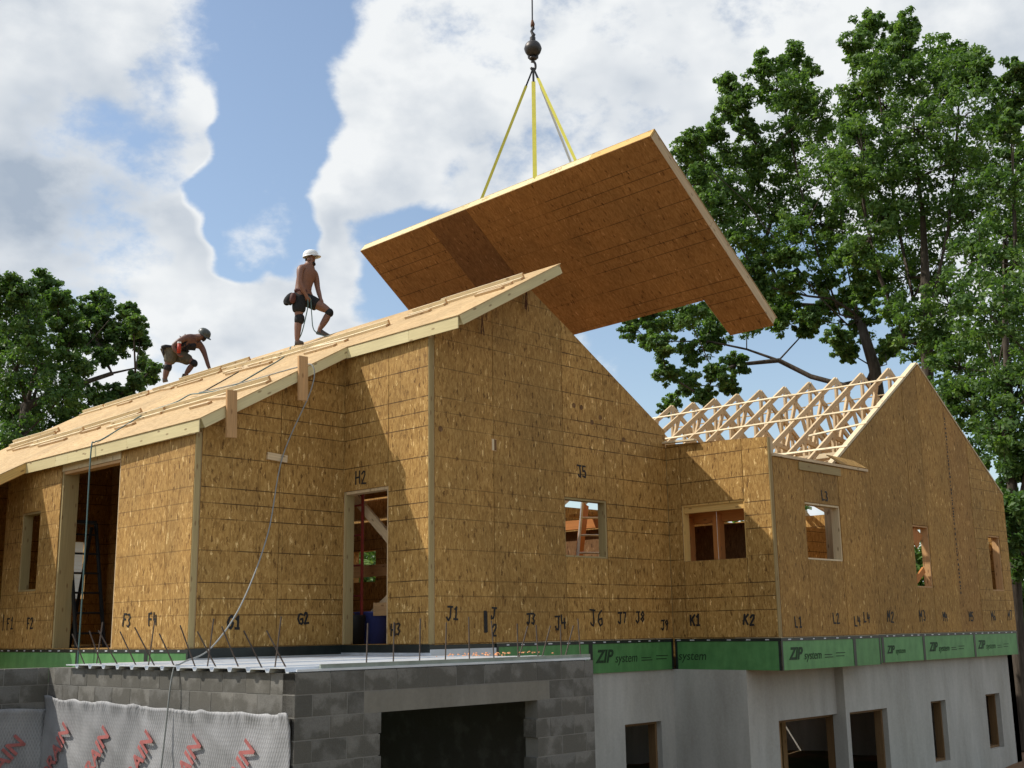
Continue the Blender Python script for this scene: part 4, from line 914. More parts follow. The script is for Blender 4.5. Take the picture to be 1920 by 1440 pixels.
hose([rr(1.38, 5.30, .04), rr(.62, 4.4), rr(-.2, 3.9), rr(-.92, 3.6), rr(-.95, 4.4, .05), rr(-.8, 5.0, .05), rr(-.93, 5.2), rr(-1.06, 5.6), rr(-1.5, 5.2, .06), rr(-2.36, 4.78), rr(-2.56, 4.66, .03), V3((-2.64, 4.6, 2.86)), V3((-2.63, 4.62, 1.6)), V3((-2.62, 4.66, .02)), V3((-2.63, 4.68, -.5))], .011, 'hose_teal', 'dark teal hose lying across the roof and dropping past the big doorway')
hose([rr(1.20, 5.97), rr(.4, 5.45), rr(-.72, 4.8)], .010, 'cord_dark', 'brown cord lying slantwise on the upper roof sheets')

# ------------------------------------------------------------------ ladders, scaffold and odds and ends inside
def ladder(name, label, base, top, width, wdir, mn, rungs, grp=None):
    o = thing(name, label, 'ladder', tuple(base), grp); base, top = V3(base), V3(top); wd = V3(wdir).normalized()
    for s in (-1, 1): MB().beam(base+wd*s*width/2, top+wd*s*width/2, .07, .03, mn, (top-base).cross(wd)).build('rail', o)
    for i in range(rungs):
        c = base+(top-base)*((i+.7)/(rungs+.3)); MB().tube([c-wd*width/2, c+wd*width/2], .016, mn, 8).build('rung', o)
    return o
ladder('extension_ladder', 'aluminium ladder leaning inside the gable window opening', (3.72, .55, .0), (4.55, .85, 2.75), .40, (.8, -.45, 0), 'alu', 9)
o = ladder('step_ladder', 'black step ladder standing in the wide doorway', (-2.0, 5.55, 0), (-1.95, 6.15, 1.95), .45, (1, 0, 0), 'black_plastic', 6)
for s in (-1, 1): MB().beam((-1.98+s*.22, 6.75, 0), (-1.95+s*.18, 6.2, 1.9), .05, .025, 'black_plastic', ex).build('back_rail', o)
MB().prism(rect(-.2, .2, -.1, .1), (-1.95, 6.17, 1.97), ex, ey, Z, -.03, .02, 'black_plastic').build('top_cap', o)
sco = thing('scaffold_frame', 'dark red scaffold frame inside the narrow doorway', 'scaffold', (.35, 1.55, 0))
for y in (1.98, 2.75): MB().tube([(.42, y, 0), (.42, y, 2.9)], .024, 'red_paint', 8).build('post', sco)
for z in (.25, .7, 1.15, 1.6, 2.05, 2.5): MB().tube([(.42, 1.98, z), (.42, 2.75, z)], .016, 'red_paint', 8).build('rung', sco)
MB().tube([(.42, 1.98, 2.6), (.42, 2.75, 1.9)], .015, 'red_paint', 8).build('brace', sco)
tub = MB(); tub.lathe([(0, 0), (.24, 0), (.30, .46), (.32, .47), (.31, .45), (.28, .43), (.22, .03), (0, .03)], (.80, 2.15, .0), 'blue_plastic', 20)
tag(tub.build('storage_tub', None, True), 'blue plastic tub on the floor inside the narrow doorway', 'tub')
tub = MB(); tub.lathe([(0, 0), (.18, 0), (.2, .4), (.2, .42), (.17, .42), (.16, .05), (0, .05)], (.30, 2.05, .0), 'black_plastic', 16)
tag(tub.build('bucket', None, True), 'black bucket beside the blue tub inside the narrow doorway', 'bucket')

# ------------------------------------------------------------------ people
def skinmesh(name, chain, mats, parent, sub=2):
    """chain: list of polylines [(pos, r), ...]; polylines share joints when positions match"""
    bm = bmesh.new(); lay = bm.verts.layers.skin.verify(); ids = {}; first_ = True
    def vert(p, r):
        nonlocal first_
        key = tuple(round(c, 4) for c in p)
        if key not in ids:
            v = bm.verts.new(p); rr_ = r if isinstance(r, tuple) else (r, r); rr_ = tuple(q*(1.17 if q > .02 else 1.05) for q in rr_); v[lay].radius = rr_; v[lay].use_root = first_; first_ = False; ids[key] = v
        return ids[key]
    for pl in chain:
        vs = [vert(p, r) for p, r in pl]
        for a, b in zip(vs, vs[1:]):
            if bm.edges.get((a, b)) is None: bm.edges.new((a, b))
    me = bpy.data.meshes.new(name); bm.to_mesh(me); bm.free()
    ob = bpy.data.objects.new(name, me); COL.objects.link(ob)
    sk = ob.modifiers.new('skin', 'SKIN'); sk.use_smooth_shade = True
    ss = ob.modifiers.new('sub', 'SUBSURF'); ss.levels = sub; ss.render_levels = sub
    bpy.context.view_layer.update(); dg = bpy.context.evaluated_depsgraph_get()
    m2 = bpy.data.meshes.new_from_object(ob.evaluated_get(dg)); ob.modifiers.clear(); ob.data = m2; bpy.data.meshes.remove(me); m2.name = name
    m2.materials.clear(); [m2.materials.append(M[x]) for x in mats]
    m2.polygons.foreach_set('use_smooth', [True]*len(m2.polygons))
    if parent is not None: ob.parent = parent; ob.location = -worldloc(parent)
    return ob
def figure(base, s):
    """returns a function placing joints: a = forward (image-right), b = away, z up, metres from base"""
    f_ = V3((R0.x, R0.y, 0)).normalized(); b_ = V3((fw.x, fw.y, 0)).normalized(); B = V3(base)
    return (lambda a, b, z: tuple(B+f_*a*s+b_*b*s+V3((0, 0, z*s)))), f_, b_
def hand(w, dirv, palm_n, curl=.6):
    """palm + five fingers as chains from the wrist"""
    w = V3(w); d = V3(dirv).normalized(); n = V3(palm_n); n = (n-d*n.dot(d)).normalized(); s = d.cross(n)
    ch = []; palm = w+d*.05; ch.append([(tuple(w), .026), (tuple(palm), (.034, .018))])
    for i, (off, L) in enumerate(((-.030, .065), (-.010, .078), (.011, .074), (.030, .058))):
        k0 = w+d*.088+s*off; k1 = k0+(d*math.cos(curl)+n*math.sin(curl))*L*.5; k2 = k1+(d*math.cos(curl*2)+n*math.sin(curl*2))*L*.5
        ch.append([(tuple(palm), (.034, .018)), (tuple(k0), .0105), (tuple(k1), .009), (tuple(k2), .0075)])
    t0 = w+d*.035-s*.035+n*.008; t1 = t0+(d*.75-s*.4+n*.5).normalized()*.03; t2 = t1+(d*.9+n*.6).normalized()*.026
    ch.append([(tuple(palm), (.034, .018)), (tuple(t0), .012), (tuple(t1), .0105), (tuple(t2), .009)])
    return ch
def shoe(heel, toe, mn, par, hgt=.085):
    heel, toe = V3(heel), V3(toe); d = (toe-heel); L = d.length; d.normalize(); s = d.cross(V3((0, 0, 1))).normalized(); u = s.cross(d)
    mb = MB(); rings = []
    for t, w, h in ((-.02, .030, .05), (.04, .040, .095), (.3, .042, .10), (.55, .047, .075), (.8, .05, .055), (.95, .042, .045), (1.02, .025, .03)):
        c = heel+d*L*t; rings.append([c+s*(w*math.cos(a))+u*(max(0, math.sin(a))*h+min(0, math.sin(a))*.012) for a in [2*math.pi*k_/12 for k_ in range(12)]])
    b0 = 0; mi = mb.m(mn)
    for r_ in rings: mb.v += [tuple(p) for p in r_]
    for i in range(len(rings)-1):
        for k_ in range(12): mb.f.append((i*12+k_, i*12+(k_+1) % 12, (i+1)*12+(k_+1) % 12, (i+1)*12+k_)); mb.uv += [(0, 0)]*4; mb.mi.append(mi)
    mb.f.append(tuple(range(12))[::-1]); mb.uv += [(0, 0)]*12; mb.mi.append(mi); mb.f.append(tuple(6*12+k_ for k_ in range(12))); mb.uv += [(0, 0)]*12; mb.mi.append(mi)
    return mb.build('shoe', par, True)
def hat(c, axis, fwd, mn, par, r=.125):
    mb = MB(); prof = [(r*1.0, 0), (r*1.0, .02), (r*.97, .05), (r*.86, .09), (r*.64, .118), (r*.34, .134), (0, .138)]
    mb.lathe([(r*.93, .004), (r*1.02, .0)]+prof, c, mn, 24, axis, 1.12, .92, fwd)
    a = V3(axis).normalized(); f_ = V3(fwd); f_ = (f_-a*f_.dot(a)).normalized(); s = a.cross(f_); C_ = V3(c)
    pts = [C_+f_*(r*1.1*math.cos(t)+.0)+s*(r*.9*math.sin(t)) for t in [math.radians(x) for x in range(-70, 71, 14)]]
    out = [C_+f_*(r*1.1*math.cos(t)+.05*math.cos(t))+s*(r*.96*math.sin(t))-a*.012 for t in [math.radians(x) for x in range(-70, 71, 14)]]
    for i in range(len(pts)-1):
        mb.face([pts[i], pts[i+1], out[i+1], out[i]], [(0, 0)]*4, mn); mb.face([p-a*.006 for p in (out[i], out[i+1], pts[i+1], pts[i])], [(0, 0)]*4, mn)
    mb.beam(C_-f_*r*1.0+a*.06, C_-f_*r*.0+a*.14, .03, .01, mn, s) if False else None
    return mb.build('hard_hat', par, True)
# --- standing man; local scale 103 px = 1 m
def man1():
    P, f_, b_ = figure((1.42, 5.07, 5.225), 1.0)
    px = lambda u, v, b=0: P((u-563)/104.1, b, (650-v)/104.1)
    root = thing('person', 'bare chested man in white hard hat and black shorts standing on the roof', 'person', P(0, 0, 0))
    pel = px(566, 548, .0); wst = px(566, 534, .0); ch_ = px(571, 514, 0); nk = px(575, 499, 0); nk2 = px(577, 491, 0); hd = px(579, 480, 0); tp = px(579, 470, 0)
    shR = px(562.5, 502, -.17); shL = px(585, 504, .14); elR = px(564, 533, -.22); wrR = px(575, 556, -.16); elL = px(590.5, 532, .17); wrL = px(598, 556, .1)
    hpR = px(561, 557, -.09); hpL = px(571, 557, .09); knR = px(561, 597, -.1); anR = px(558.5, 640, -.1); knL = px(615, 580, .12); anL = px(595, 617, .12)
    body = [[(pel, (.15, .115)), (wst, (.145, .105)), (ch_, (.165, .12)), (nk, (.085, .075)), (nk2, .056), (hd, (.078, .092)), (tp, (.07, .082))],
            [(nk, (.085, .075)), (shR, .066), (px(563, 516, -.2), .054), (elR, .042), (px(569, 545, -.2), .040), (wrR, .027)], [(nk, (.085, .075)), (shL, .064), (px(588, 517, .16), .052), (elL, .041), (px(594, 544, .14), .039), (wrL, .027)],
            [(pel, (.15, .115)), (hpR, .10), (px(561, 577, -.1), .088), (knR, .060), (px(560, 613, -.1), .062), (anR, .038), (px(562, 645, -.1), .036), (px(570, 647, -.1), .03)],
            [(pel, (.15, .115)), (hpL, .10), (px(594, 567, .1), .085), (knL, .060), (px(607, 597, .12), .060), (anL, .038), (px(599, 621.5, .12), .036), (px(609, 624, .12), .03)]]
    hp = [(hd, .09), (px(586.8, 480, .0), .012)]; body.append([(hd, (.078, .092)), (px(586.5, 481.5, 0), .014)])
    body += hand(wrR, V3(px(579, 562, -.14))-V3(wrR), b_, .7); body += hand(wrL, V3(px(602, 563, .08))-V3(wrL), -f_*.3+V3((0, 0, -1)), .5)
    skinmesh('body', body, ['skin'], root)
    skinmesh('shorts', [[(px(566, 543), (.165, .13)), (px(566, 554, 0), (.17, .135)), (px(561, 560, -.1), .122), (px(561, 578, -.1), .116), (px(560.5, 590, -.1), .102)], [(px(566, 554, 0), (.17, .135)), (px(573, 559, .1), .118), (px(588, 565, .11), .112), (px(594, 569, .11), .108)]], ['cloth_black'], root)
    skinmesh('knee_pad', [[(px(561.5, 590, -.1), .08), (px(563, 599, -.1), .088), (px(560.5, 612, -.1), .078)]], ['pad'], root); skinmesh('knee_pad', [[(px(609, 577, .12), .074), (px(616, 581, .12), .080), (px(613, 591, .12), .074)]], ['pad'], root)
    skinmesh('tool_belt', [[(px(552, 545, -.16), .03), (px(557, 546, -.12), (.05, .05)), (px(566, 546, -.14), .032), (px(575, 546, -.08), .035)]], ['leather'], root)
    skinmesh('tool_pouch', [[(px(551, 549, -.17), .05), (px(546, 562, -.18), .08), (px(541, 571, -.18), .07)], [(px(546, 562, -.18), .08), (px(535, 568, -.1), .06)]], ['cloth_black'], root); skinmesh('tool_pouch', [[(px(553, 551, -.2), .045), (px(551, 562, -.22), .055), (px(550, 574, -.22), .045)]], ['leather'], root)
    skinmesh('beard', [[(px(577.5, 488, 0), .06), (px(585, 488, 0), .044), (px(587, 493.5, 0), .032)]], ['hair'], root); skinmesh('hair', [[(px(573.5, 477, 0), .062), (px(574.5, 485, 0), .048)]], ['hair'], root)
    for s in (-1,): MB().lathe([(0, -.012), (.025, -.01), (.03, 0), (.02, .012), (0, .01)], px(577, 482, -.088), 'skin', 10, tuple(b_)).build('ear', root, True)
    hat(px(579, 475, 0), V3((0, 0, 1))-f_*.12, f_, 'helmet_white', root, .128)
    shoe(px(555.5, 649, -.1), px(571, 647.5, -.1), 'shoe', root); shoe(px(591, 622.5, .12), px(616, 629, .12), 'shoe', root)
    h0 = V3(px(578, 560, -.15))
    hose([rr(1.42, 5.25, .03), V3(px(566, 630, -.1)), V3(px(574, 600, -.13)), V3(px(578.5, 575, -.14)), h0, V3(px(583, 562, -.13)), V3(px(585, 590, -.1)), V3(px(589, 620, -.05)), rr(1.68, 4.72, .02), rr(1.55, 4.4, .01)], .010, 'hose_teal', 'dark teal hose loop held in the standing man\'s hand')
man1()
def man2():
    P, f_, b_ = figure((1.51, 9.51, 5.285), 1.0)
    px = lambda u, v, b=0: P((u-330)/90.9, b, (716-v)/90.9)
    root = thing('person', 'man in tank top and dark hard hat bending with one hand on the roof', 'person', P(0, 0, 0))
    pel = px(325.5, 656, 0); mid = px(338, 646, 0); che = px(353, 637, 0); nk = px(364, 632, 0); hd = px(377, 629, -.02); fc = px(380, 634, -.02)
    shR = px(351, 634, -.17); elR = px(328, 652, -.26); wrR = px(338, 666, -.26); shL = px(370, 643, .14); elL = px(380, 667, .18); wrL = px(388, 690, .2)
    hpR = px(322, 662, -.09); hpL = px(329, 664, .09); knR = px(315.5, 688, -.1); anR = px(311.5, 712, -.1); knL = px(359, 677, .12); anL = px(344, 700, .12)
    body = [[(pel, (.14, .115)), (mid, (.14, .11)), (che, (.165, .125)), (nk, (.075, .07)), (hd, (.088, .08)), (fc, (.07, .07))],
            [(che, (.165, .125)), (shR, .068), (px(338, 643, -.23), .054), (elR, .044), (px(332, 660, -.27), .042), (wrR, .028)], [(che, (.165, .125)), (shL, .064), (px(376, 655, .16), .052), (elL, .041), (px(384, 680, .19), .038), (wrL, .027)],
            [(pel, (.14, .115)), (hpR, .10), (px(319, 675, -.1), .088), (knR, .062), (px(313.5, 699, -.1), .060), (anR, .04), (px(315, 715, -.1), .034)],
            [(pel, (.14, .115)), (hpL, .10), (px(344, 670, .11), .088), (knL, .062), (px(352, 687, .12), .058), (anL, .04), (px(350, 704, .12), .034)]]
    body += hand(wrR, V3(px(341, 671, -.26))-V3(wrR), f_, .9); body += hand(wrL, V3(px(393, 695, .2))-V3(wrL), V3((0, 0, -1)), .15)
    skinmesh('body', body, ['skin_tan'], root)
    skinmesh('tank_top', [[(px(327, 654, 0), (.16, .135)), (px(338, 646, 0), (.165, .135)), (px(350, 639, 0.02), (.175, .145)), (px(357, 637, .02), (.13, .12))], [(px(350, 639, .02), (.175, .145)), (px(356, 648, -.06), .105)], [(px(338, 646, 0), (.165, .135)), (px(345, 657, -.02), .09)], [(px(350, 639, .02), (.175, .145)), (px(366, 646, .06), .06)]], ['cloth_navy'], root)
    skinmesh('shorts', [[(px(325, 656, 0), (.165, .135)), (px(322, 663, -.09), .118), (px(319, 676, -.1), .112), (px(317, 684, -.1), .098)], [(px(325, 656, 0), (.165, .135)), (px(331, 664, .09), .118), (px(345, 670, .11), .112), (px(354, 675, .12), .1)]], ['cloth_olive'], root)
    skinmesh('knee_pad', [[(px(317, 683, -.1), .076), (px(316, 690, -.1), .080), (px(314, 699, -.1), .07)]], ['pad'], root); skinmesh('knee_pad', [[(px(353, 674, .12), .076), (px(361, 677.5, .12), .082), (px(358, 686, .12), .072)]], ['pad'], root)
    skinmesh('tool_belt', [[(px(316, 652, -.15), .05), (px(322, 653, -.1), .06), (px(327, 655, -.12), .04)], [(px(316, 652, -.15), .04), (px(310, 652, -.18), .038), (px(303, 653, -.18), .036)]], ['pad'], root)
    skinmesh('hammer', [[(px(308, 654, -.18), .018), (px(309, 668, -.2), .016)], [(px(314, 655, -.2), .02), (px(306, 684, -.22), .022)]], ['pad'], root)
    hat(px(379, 626, -.02), (V3((0, 0, .75))+f_*.5-b_*.25).normalized(), f_-V3((0, 0, .6)), 'helmet_dark', root, .125)
    skinmesh('beard', [[(px(379, 634, -.02), .07), (px(382, 637, -.02), .05)]], ['hair'], root)
    shoe(px(308.5, 718, -.1), px(317, 716, -.1), 'shoe', root); shoe(px(337.5, 706.5, .12), px(354, 708, .12), 'shoe', root)
    can = thing('caulk_tube', 'red sealant tube gripped in the bending man\'s hand', 'sealant tube', px(341, 668, -.28))
    b0 = V3(px(340.5, 667, -.30)); MB().lathe([(0, 0), (.038, 0), (.038, .2), (0, .2)], b0, 'red_tube', 14, (.02, 0, 1)).build('body', can, True); MB().lathe([(0, .2), (.040, .2), (.040, .235), (0, .235)], b0, 'white_plastic', 14, (.02, 0, 1)).build('cap', can)
man2()

# ------------------------------------------------------------------ trees
def ray(u, v):
    d = R0*((u-960)/2207.9)-R1*((v-720)/2207.9)+fw
    return d/math.hypot(d.x, d.y)
def leaves_mesh(name, centers, radii, n_per, size, matn, parent):
    C_ = np.repeat(centers, n_per, 0); Rr = np.repeat(radii, n_per, 0); N = len(C_)
    off = rng.normal(size=(N, 3)); off /= np.linalg.norm(off, axis=1)[:, None]; off *= (rng.random((N, 1))**.45)*Rr
    P = C_+off
    nrm = off/np.maximum(Rr, .01)*.9+rng.normal(size=(N, 3))*.75+np.array([0, 0, .55]); nrm /= np.linalg.norm(nrm, axis=1)[:, None]
    t = np.cross(nrm, rng.normal(size=(N, 3))); t /= np.linalg.norm(t, axis=1)[:, None]; b = np.cross(nrm, t)
    L = (size*rng.uniform(.6, 1.3, (N, 1))); Wd = L*rng.uniform(.42, .62, (N, 1))
    v = np.stack([P-t*L*.5, P+b*Wd*.5+nrm*L*.08-t*L*.02, P+t*L*.5, P-b*Wd*.5+nrm*L*.08-t*L*.02], 1).reshape(-1, 3)
    me = bpy.data.meshes.new(name); me.vertices.add(N*4); me.vertices.foreach_set('co', v.astype(np.float32).ravel())
    me.loops.add(N*4); me.polygons.add(N); me.polygons.foreach_set('loop_start', np.arange(0, N*4, 4, dtype=np.int32)); me.loops.foreach_set('vertex_index', np.arange(N*4, dtype=np.int32)); me.polygons.foreach_set('loop_total', np.full(N, 4, dtype=np.int32))
    at = me.attributes.new('tone', 'FLOAT', 'POINT')
    cl = np.repeat(rng.normal(.45, .16, len(centers)), n_per); tone = np.clip(cl+rng.normal(0, .2, N), 0, 1)
    at.data.foreach_set('value', np.repeat(tone, 4).astype(np.float32)); me.materials.append(M[matn]); me.update(); me.validate()
    o = bpy.data.objects.new(name, me); COL.objects.link(o)
    if parent: o.parent = parent; o.location = -worldloc(parent)
    return o
def tree(name, label, clumps, trunk, r0, matn='leaf_oak', sub=36, per=44, leaf=.145, group=None, twig=True, spread=.86, limbs=()):
    """clumps [(pos, r)]; trunk: list of points from the ground up; limbs grow to every clump"""
    root = thing(name, label, 'tree', tuple(trunk[0]), group)
    nodes = [V3(p) for p in trunk]; par = [-1]+list(range(len(trunk)-1))
    for lb in limbs:
        prev = min(range(len(trunk)), key=lambda i: (nodes[i]-lb[0]).length)
        for q in lb:
            nodes.append(V3(q)); par.append(prev); prev = len(nodes)-1
    order = sorted(clumps, key=lambda c: (c[0]-nodes[len(trunk)-1]).length if False else min((c[0]-n).length for n in nodes[:len(trunk)]))
    tips = []
    for c, r in order:
        best = min(range(len(nodes)), key=lambda i: (c-nodes[i]).length+max(0, nodes[i].z-c.z+.3)*1.3)
        a = nodes[best]; d = c-a; L = d.length; n = max(1, int(L/1.1)); prev = best
        for i in range(1, n+1):
            t = i/n; p = a+d*t+V3((0, 0, 1))*(math.sin(t*math.pi)*L*.05)+V3((random.uniform(-1, 1), random.uniform(-1, 1), random.uniform(-1, 1)))*(.10*min(L, 3) if i < n else 0)
            nodes.append(p); par.append(prev); prev = len(nodes)-1
        tips.append(prev)
    area = [0.]*len(nodes)
    for t in tips:
        i = t
        while i >= 0: area[i] += 1; i = par[i]
    mx_ = max(area); rad = [max(.014, r0*(a/mx_)**.66) for a in area]
    for i in range(len(trunk)): rad[i] = max(rad[i], r0*(1-.35*i/len(trunk)) if area[i] > mx_*.5 else rad[i])
    kids = {}
    for i, p in enumerate(par): kids.setdefault(p, []).append(i)
    mb = MB(); stack = [0]; done = set()
    def chain_from(start, first):
        pts, rs = ([nodes[first], nodes[start]], [min(rad[first], rad[start]*1.35), rad[start]]) if first >= 0 else ([nodes[start]], [rad[start]*1.25])
        cur = start
        while kids.get(cur):
            ks = sorted(kids[cur], key=lambda i: -area[i])
            for o_ in ks[1:]: todo.append((o_, cur))
            cur = ks[0]; pts.append(nodes[cur]); rs.append(rad[cur])
        if len(pts) > 1: mb.tube(pts, rs, 'bark', 7 if rs[0] > .08 else 5, False)
    todo = [(0, -1)]
    while todo: s_, f0 = todo.pop(); chain_from(s_, f0)
    cs = []; rs_ = []
    for c, r in clumps:
        for i in range(sub):
            d = V3(rng.normal(size=3)); d.normalize(); q = c+d*(r*spread*random.uniform(.35, 1.35)); q.z += r*.1; cs.append(q); rs_.append([r*random.uniform(.2, .40)]*2+[r*random.uniform(.15, .28)])
            if twig and i % 3 == 0: mb.tube([c-d*r*.1, (c+q)/2+V3((0, 0, -.03)), q], [.016, .012, .006], 'bark', 3, False)
    mb.build('trunk', root, True)
    leaves_mesh('crown', np.array([tuple(c) for c in cs]), np.array(rs_), per, leaf, matn, root)
    return root
def at(u, v, dist, dz=0): p = CAM+ray(u, v)*dist; return V3(p)
def clumps_px(lst, dist, depth):
    out = []
    for u, v, r in lst:
        d = dist+random.uniform(-depth, depth); out.append((at(u, v, d), r/2207.9*d*1.28))
    return out
OAK_L = [(1440, 125, 25), (1480, 120, 28), (1510, 138, 20), (1455, 170, 35), (1490, 180, 35), (1370, 165, 25), (1385, 195, 25), (1360, 210, 22), (1400, 243, 18), (1300, 265, 22), (1335, 255, 20), (1290, 300, 28), (1330, 310, 33), (1380, 300, 38), (1430, 290, 33), (1480, 240, 38), (1520, 210, 33), (1540, 262, 42), (1470, 300, 42), (1420, 342, 42), (1350, 350, 38), (1310, 345, 26),
         (1500, 360, 46), (1450, 400, 42), (1390, 400, 38), (1345, 402, 32), (1380, 450, 32), (1430, 470, 36), (1418, 512, 22), (1500, 440, 40), (1555, 470, 34), (1480, 530, 28), (1545, 530, 26), (1560, 330, 50), (1585, 395, 46), (1470, 480, 26), (1540, 420, 30),
         (1190, 612, 22), (1215, 592, 26), (1250, 602, 32), (1290, 592, 28), (1330, 602, 26), (1240, 652, 22), (1300, 662, 22), (1340, 640, 27), (1400, 600, 32), (1440, 578, 26), (1470, 602, 26), (1250, 702, 17), (1290, 722, 22), (1340, 702, 22), (1380, 684, 17), (1255, 764, 15), (1510, 622, 15), (1525, 600, 18), (1555, 575, 24), (1600, 560, 18), (1215, 640, 14), (1320, 745, 16), (1370, 725, 14), (1600, 480, 30), (1610, 610, 26), (1570, 640, 20), (1480, 570, 24), (1430, 540, 22), (1620, 545, 24), (1590, 660, 16), (1660, 660, 18)]
OAK_R = [(1630, 50, 25), (1700, 55, 22), (1610, 95, 28), (1650, 110, 33), (1690, 90, 27), (1640, 150, 37), (1700, 132, 37), (1770, 110, 32), (1820, 112, 32), (1790, 160, 42), (1740, 182, 46), (1840, 150, 27), (1602, 190, 33), (1660, 202, 42), (1720, 242, 50), (1800, 222, 50), (1855, 235, 36), (1620, 290, 48), (1680, 290, 46), (1650, 362, 52), (1720, 335, 54), (1790, 302, 50), (1840, 315, 36),
         (1630, 450, 42), (1700, 430, 52), (1770, 402, 52), (1645, 522, 30), (1700, 520, 46), (1760, 492, 48), (1820, 400, 48), (1720, 600, 42), (1680, 575, 26), (1780, 572, 44), (1740, 660, 32), (1690, 640, 18), (1770, 640, 34), (1660, 410, 40), (1600, 245, 30), (1605, 340, 36)]
OAK_F = [(1905, 140, 22), (1900, 182, 30), (1895, 240, 26), (1885, 362, 44), (1910, 300, 26), (1890, 442, 48), (1840, 482, 48), (1900, 522, 48), (1850, 582, 52), (1900, 622, 52), (1860, 682, 52), (1910, 722, 48), (1800, 690, 42), (1830, 752, 48), (1880, 802, 48), (1790, 752, 30), (1930, 850, 45), (1905, 880, 35), (1940, 400, 50), (1950, 560, 60), (1960, 700, 60), (1950, 260, 40), (1920, 960, 30), (1925, 1050, 30), (1915, 1130, 26), (1840, 820, 40), (1885, 960, 26), (1900, 1010, 26), (1890, 1080, 24), (1930, 1180, 40), (1905, 1200, 26), (1960, 1000, 50), (1960, 1120, 50)]
bl = at(1655, 1225, 36); bl.z = -2.75; br = at(1745, 1225, 34.5); br.z = -2.75; bf = at(1900, 1225, 31); bf.z = -2.75
tree('oak_tree', 'tall oak with leaning limbs that spread left behind the hanging roof panel', clumps_px(OAK_L, 37, 2.2), [bl, at(1660, 1000, 36), at(1655, 800, 36), at(1640, 690, 36.2), at(1612, 600, 36.4), at(1590, 510, 36.7)], .18, limbs=[[at(1575, 590, 36.5), at(1535, 480, 37), at(1500, 350, 37.5), at(1480, 240, 37.5), at(1462, 160, 37.5)], [at(1590, 610, 36), at(1540, 560, 35.6), at(1470, 470, 35.3), at(1400, 380, 35.2), at(1335, 320, 35)], [at(1628, 712, 36.3), at(1580, 722, 36.6), at(1520, 706, 37), at(1460, 676, 37.3), at(1400, 655, 37.4), at(1330, 640, 37.5), at(1250, 640, 37.5)], [at(1580, 440, 37), at(1568, 340, 37.3), at(1545, 250, 37.5)], [at(1600, 585, 36.2), at(1560, 560, 36), at(1515, 555, 35.8), at(1450, 540, 35.6)]])
tree('oak_tree', 'tall oak with upright trunk rising behind the peak of the gabled wing', clumps_px(OAK_R, 35.5, 2.4), [br, at(1745, 1000, 34.5), at(1742, 800, 34.5), at(1738, 650, 34.8), at(1735, 520, 35), at(1730, 400, 35.2)], .17, limbs=[[at(1712, 560, 35), at(1685, 430, 35.4), at(1665, 300, 35.8), at(1650, 190, 36), at(1640, 110, 36)], [at(1750, 560, 34.6), at(1778, 430, 34.6), at(1790, 310, 35), at(1798, 190, 35.2)], [at(1722, 330, 35.5), at(1712, 220, 35.8), at(1703, 120, 36)], [at(1700, 640, 34.6), at(1650, 520, 34.4), at(1625, 420, 34.2), at(1610, 310, 34.2)]])
tree('oak_tree', 'dense dark tree beside the far end wall of the gabled wing', clumps_px(OAK_F, 31.5, 2.4), [bf, at(1900, 1000, 31), at(1895, 800, 31), at(1885, 620, 31.2), at(1885, 450, 31.4)], .14, 'leaf_dark', limbs=[[at(1870, 700, 31.2), at(1840, 600, 31.4), at(1835, 500, 31.6)], [at(1905, 500, 31.2), at(1900, 350, 31.2), at(1900, 220, 31.2)]])
MAPLE = [(0, 552, 28), (40, 552, 28), (80, 538, 23), (30, 592, 38), (80, 582, 33), (108, 568, 19), (60, 632, 38), (10, 642, 38), (110, 602, 24), (185, 572, 20), (160, 602, 26), (200, 602, 26), (240, 588, 16), (250, 612, 18), (180, 640, 28), (225, 638, 25), (262, 640, 18), (130, 640, 27), (140, 684, 26), (90, 682, 36), (30, 692, 42), (195, 672, 15), (272, 700, 19), (284, 694, 10), (255, 722, 18), (222, 742, 17), (170, 752, 25), (120, 742, 36), (60, 752, 46), (10, 772, 46), (142, 792, 28), (90, 812, 38), (30, 832, 42), (-50, 600, 45), (-60, 700, 60), (-50, 800, 60), (205, 760, 15), (40, 900, 40), (-20, 880, 45)]
bm_ = at(30, 1225, 36); bm_.z = -2.75
tree('maple_tree', 'dark leafy tree beyond the low end of the long roof', clumps_px(MAPLE, 37, 2.2), [bm_, at(32, 1000, 36), at(38, 850, 36), at(50, 760, 36.2), at(70, 680, 36.5)], .2, 'leaf_dark', limbs=[[at(100, 740, 36.6), at(150, 720, 36.9), at(210, 700, 37), at(255, 690, 37)], [at(120, 690, 36.4), at(170, 640, 36.5), at(205, 600, 36.5)], [at(20, 660, 36), at(10, 590, 36)], [at(75, 620, 36.8), at(80, 560, 37)]])
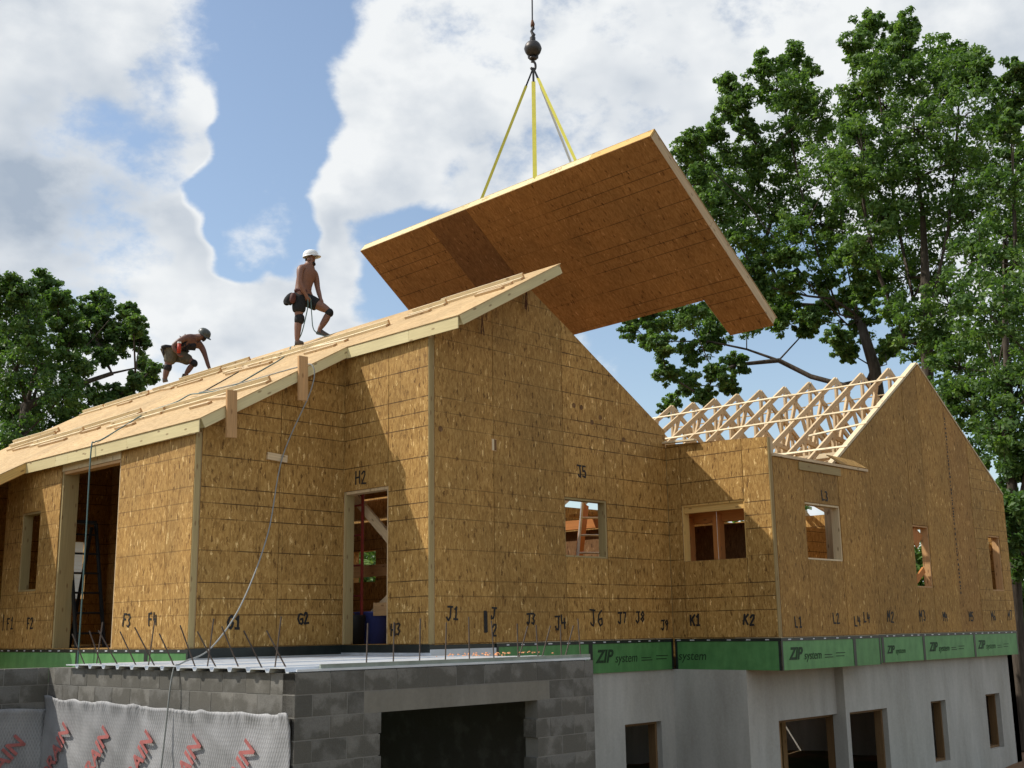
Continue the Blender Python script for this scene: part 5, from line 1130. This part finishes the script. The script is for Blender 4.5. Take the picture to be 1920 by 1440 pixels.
# understory shrubs behind the house
for i, (x, y, h, wd) in enumerate(((9, 26, 5.2, 2.6), (15, 22, 5.2, 2.6), (20, 17, 5.6, 2.8), (24, 9, 8.2, 2.6), (3, 30, 5.0, 2.6), (-3, 27, 4.4, 2.2), (-10, 22, 4.6, 2.6), (20, 3.2, 6.2, 1.6), (21.5, 1.0, 6.4, 1.7), (12, 31, 5.6, 3.0), (23, 24, 5.6, 3.0), (9.8, 14.5, 4.4, 1.6), (11.2, 15.6, 6.2, 1.5), (13.5, 18.4, 6.8, 1.7), (15.5, 20.0, 6.8, 1.7))):
    cl = []
    for j in range(16): 
        a_ = random.uniform(0, 6.28); q = random.uniform(.1, 1)*wd; cl.append((V3((x+q*math.cos(a_), y+q*math.sin(a_), -2.75+h*random.uniform(.3, .92))), random.uniform(.7, 1.1)))
    tree('shrub', 'bushy green shrub growing behind the house', cl, [V3((x, y, -2.8)), V3((x+.1, y, -2.0)), V3((x, y+.1, -1.2))], .08, 'leaf_oak', 12, 34, .19, 'shrubs behind the house', False)
    bpy.data.objects[-1] if False else None

# ------------------------------------------------------------------ neighbour's house seen through the doorway
nb = thing('neighbour_house', 'pale clapboard house seen through the wide doorway and its far window', 'house', (4, 25, -2.8))
sd = MB(); z = -2.8
while z < 3.2:
    sd.prism([(-.02, z), (.03, z), (.012, z+.135), (-.02, z+.135)], (0, 22.3, 0), ny, Z, ex, .5, 9.5, 'siding'); z += .13
sd.build('siding', nb); MB().prism(rect(.55, 9.45, -2.8, 3.2), (0, 22.4, 0), ex, Z, ny, -6, 0, 'siding').build('wall', nb)
MB().prism([(-.5, 3.2), (10.5, 3.2), (10.5, 3.35), (-.5, 3.35)], (0, 22, 0), ex, Z, ny, -7, .4, 'white_plastic').build('eave', nb)
MB().prism([(22-.6, 3.3), (29, 3.3), (25.2, 5.0)], (0, 0, 0), ey, Z, ex, -.4, 10.4, 'shingle').build('roof', nb)
for x in (2.5, 7): MB().prism(rect(x, x+.9, -.2, 1.2), (0, 22.25, 0), ex, Z, ny, 0, .03, 'glass_dark').build('window', nb)
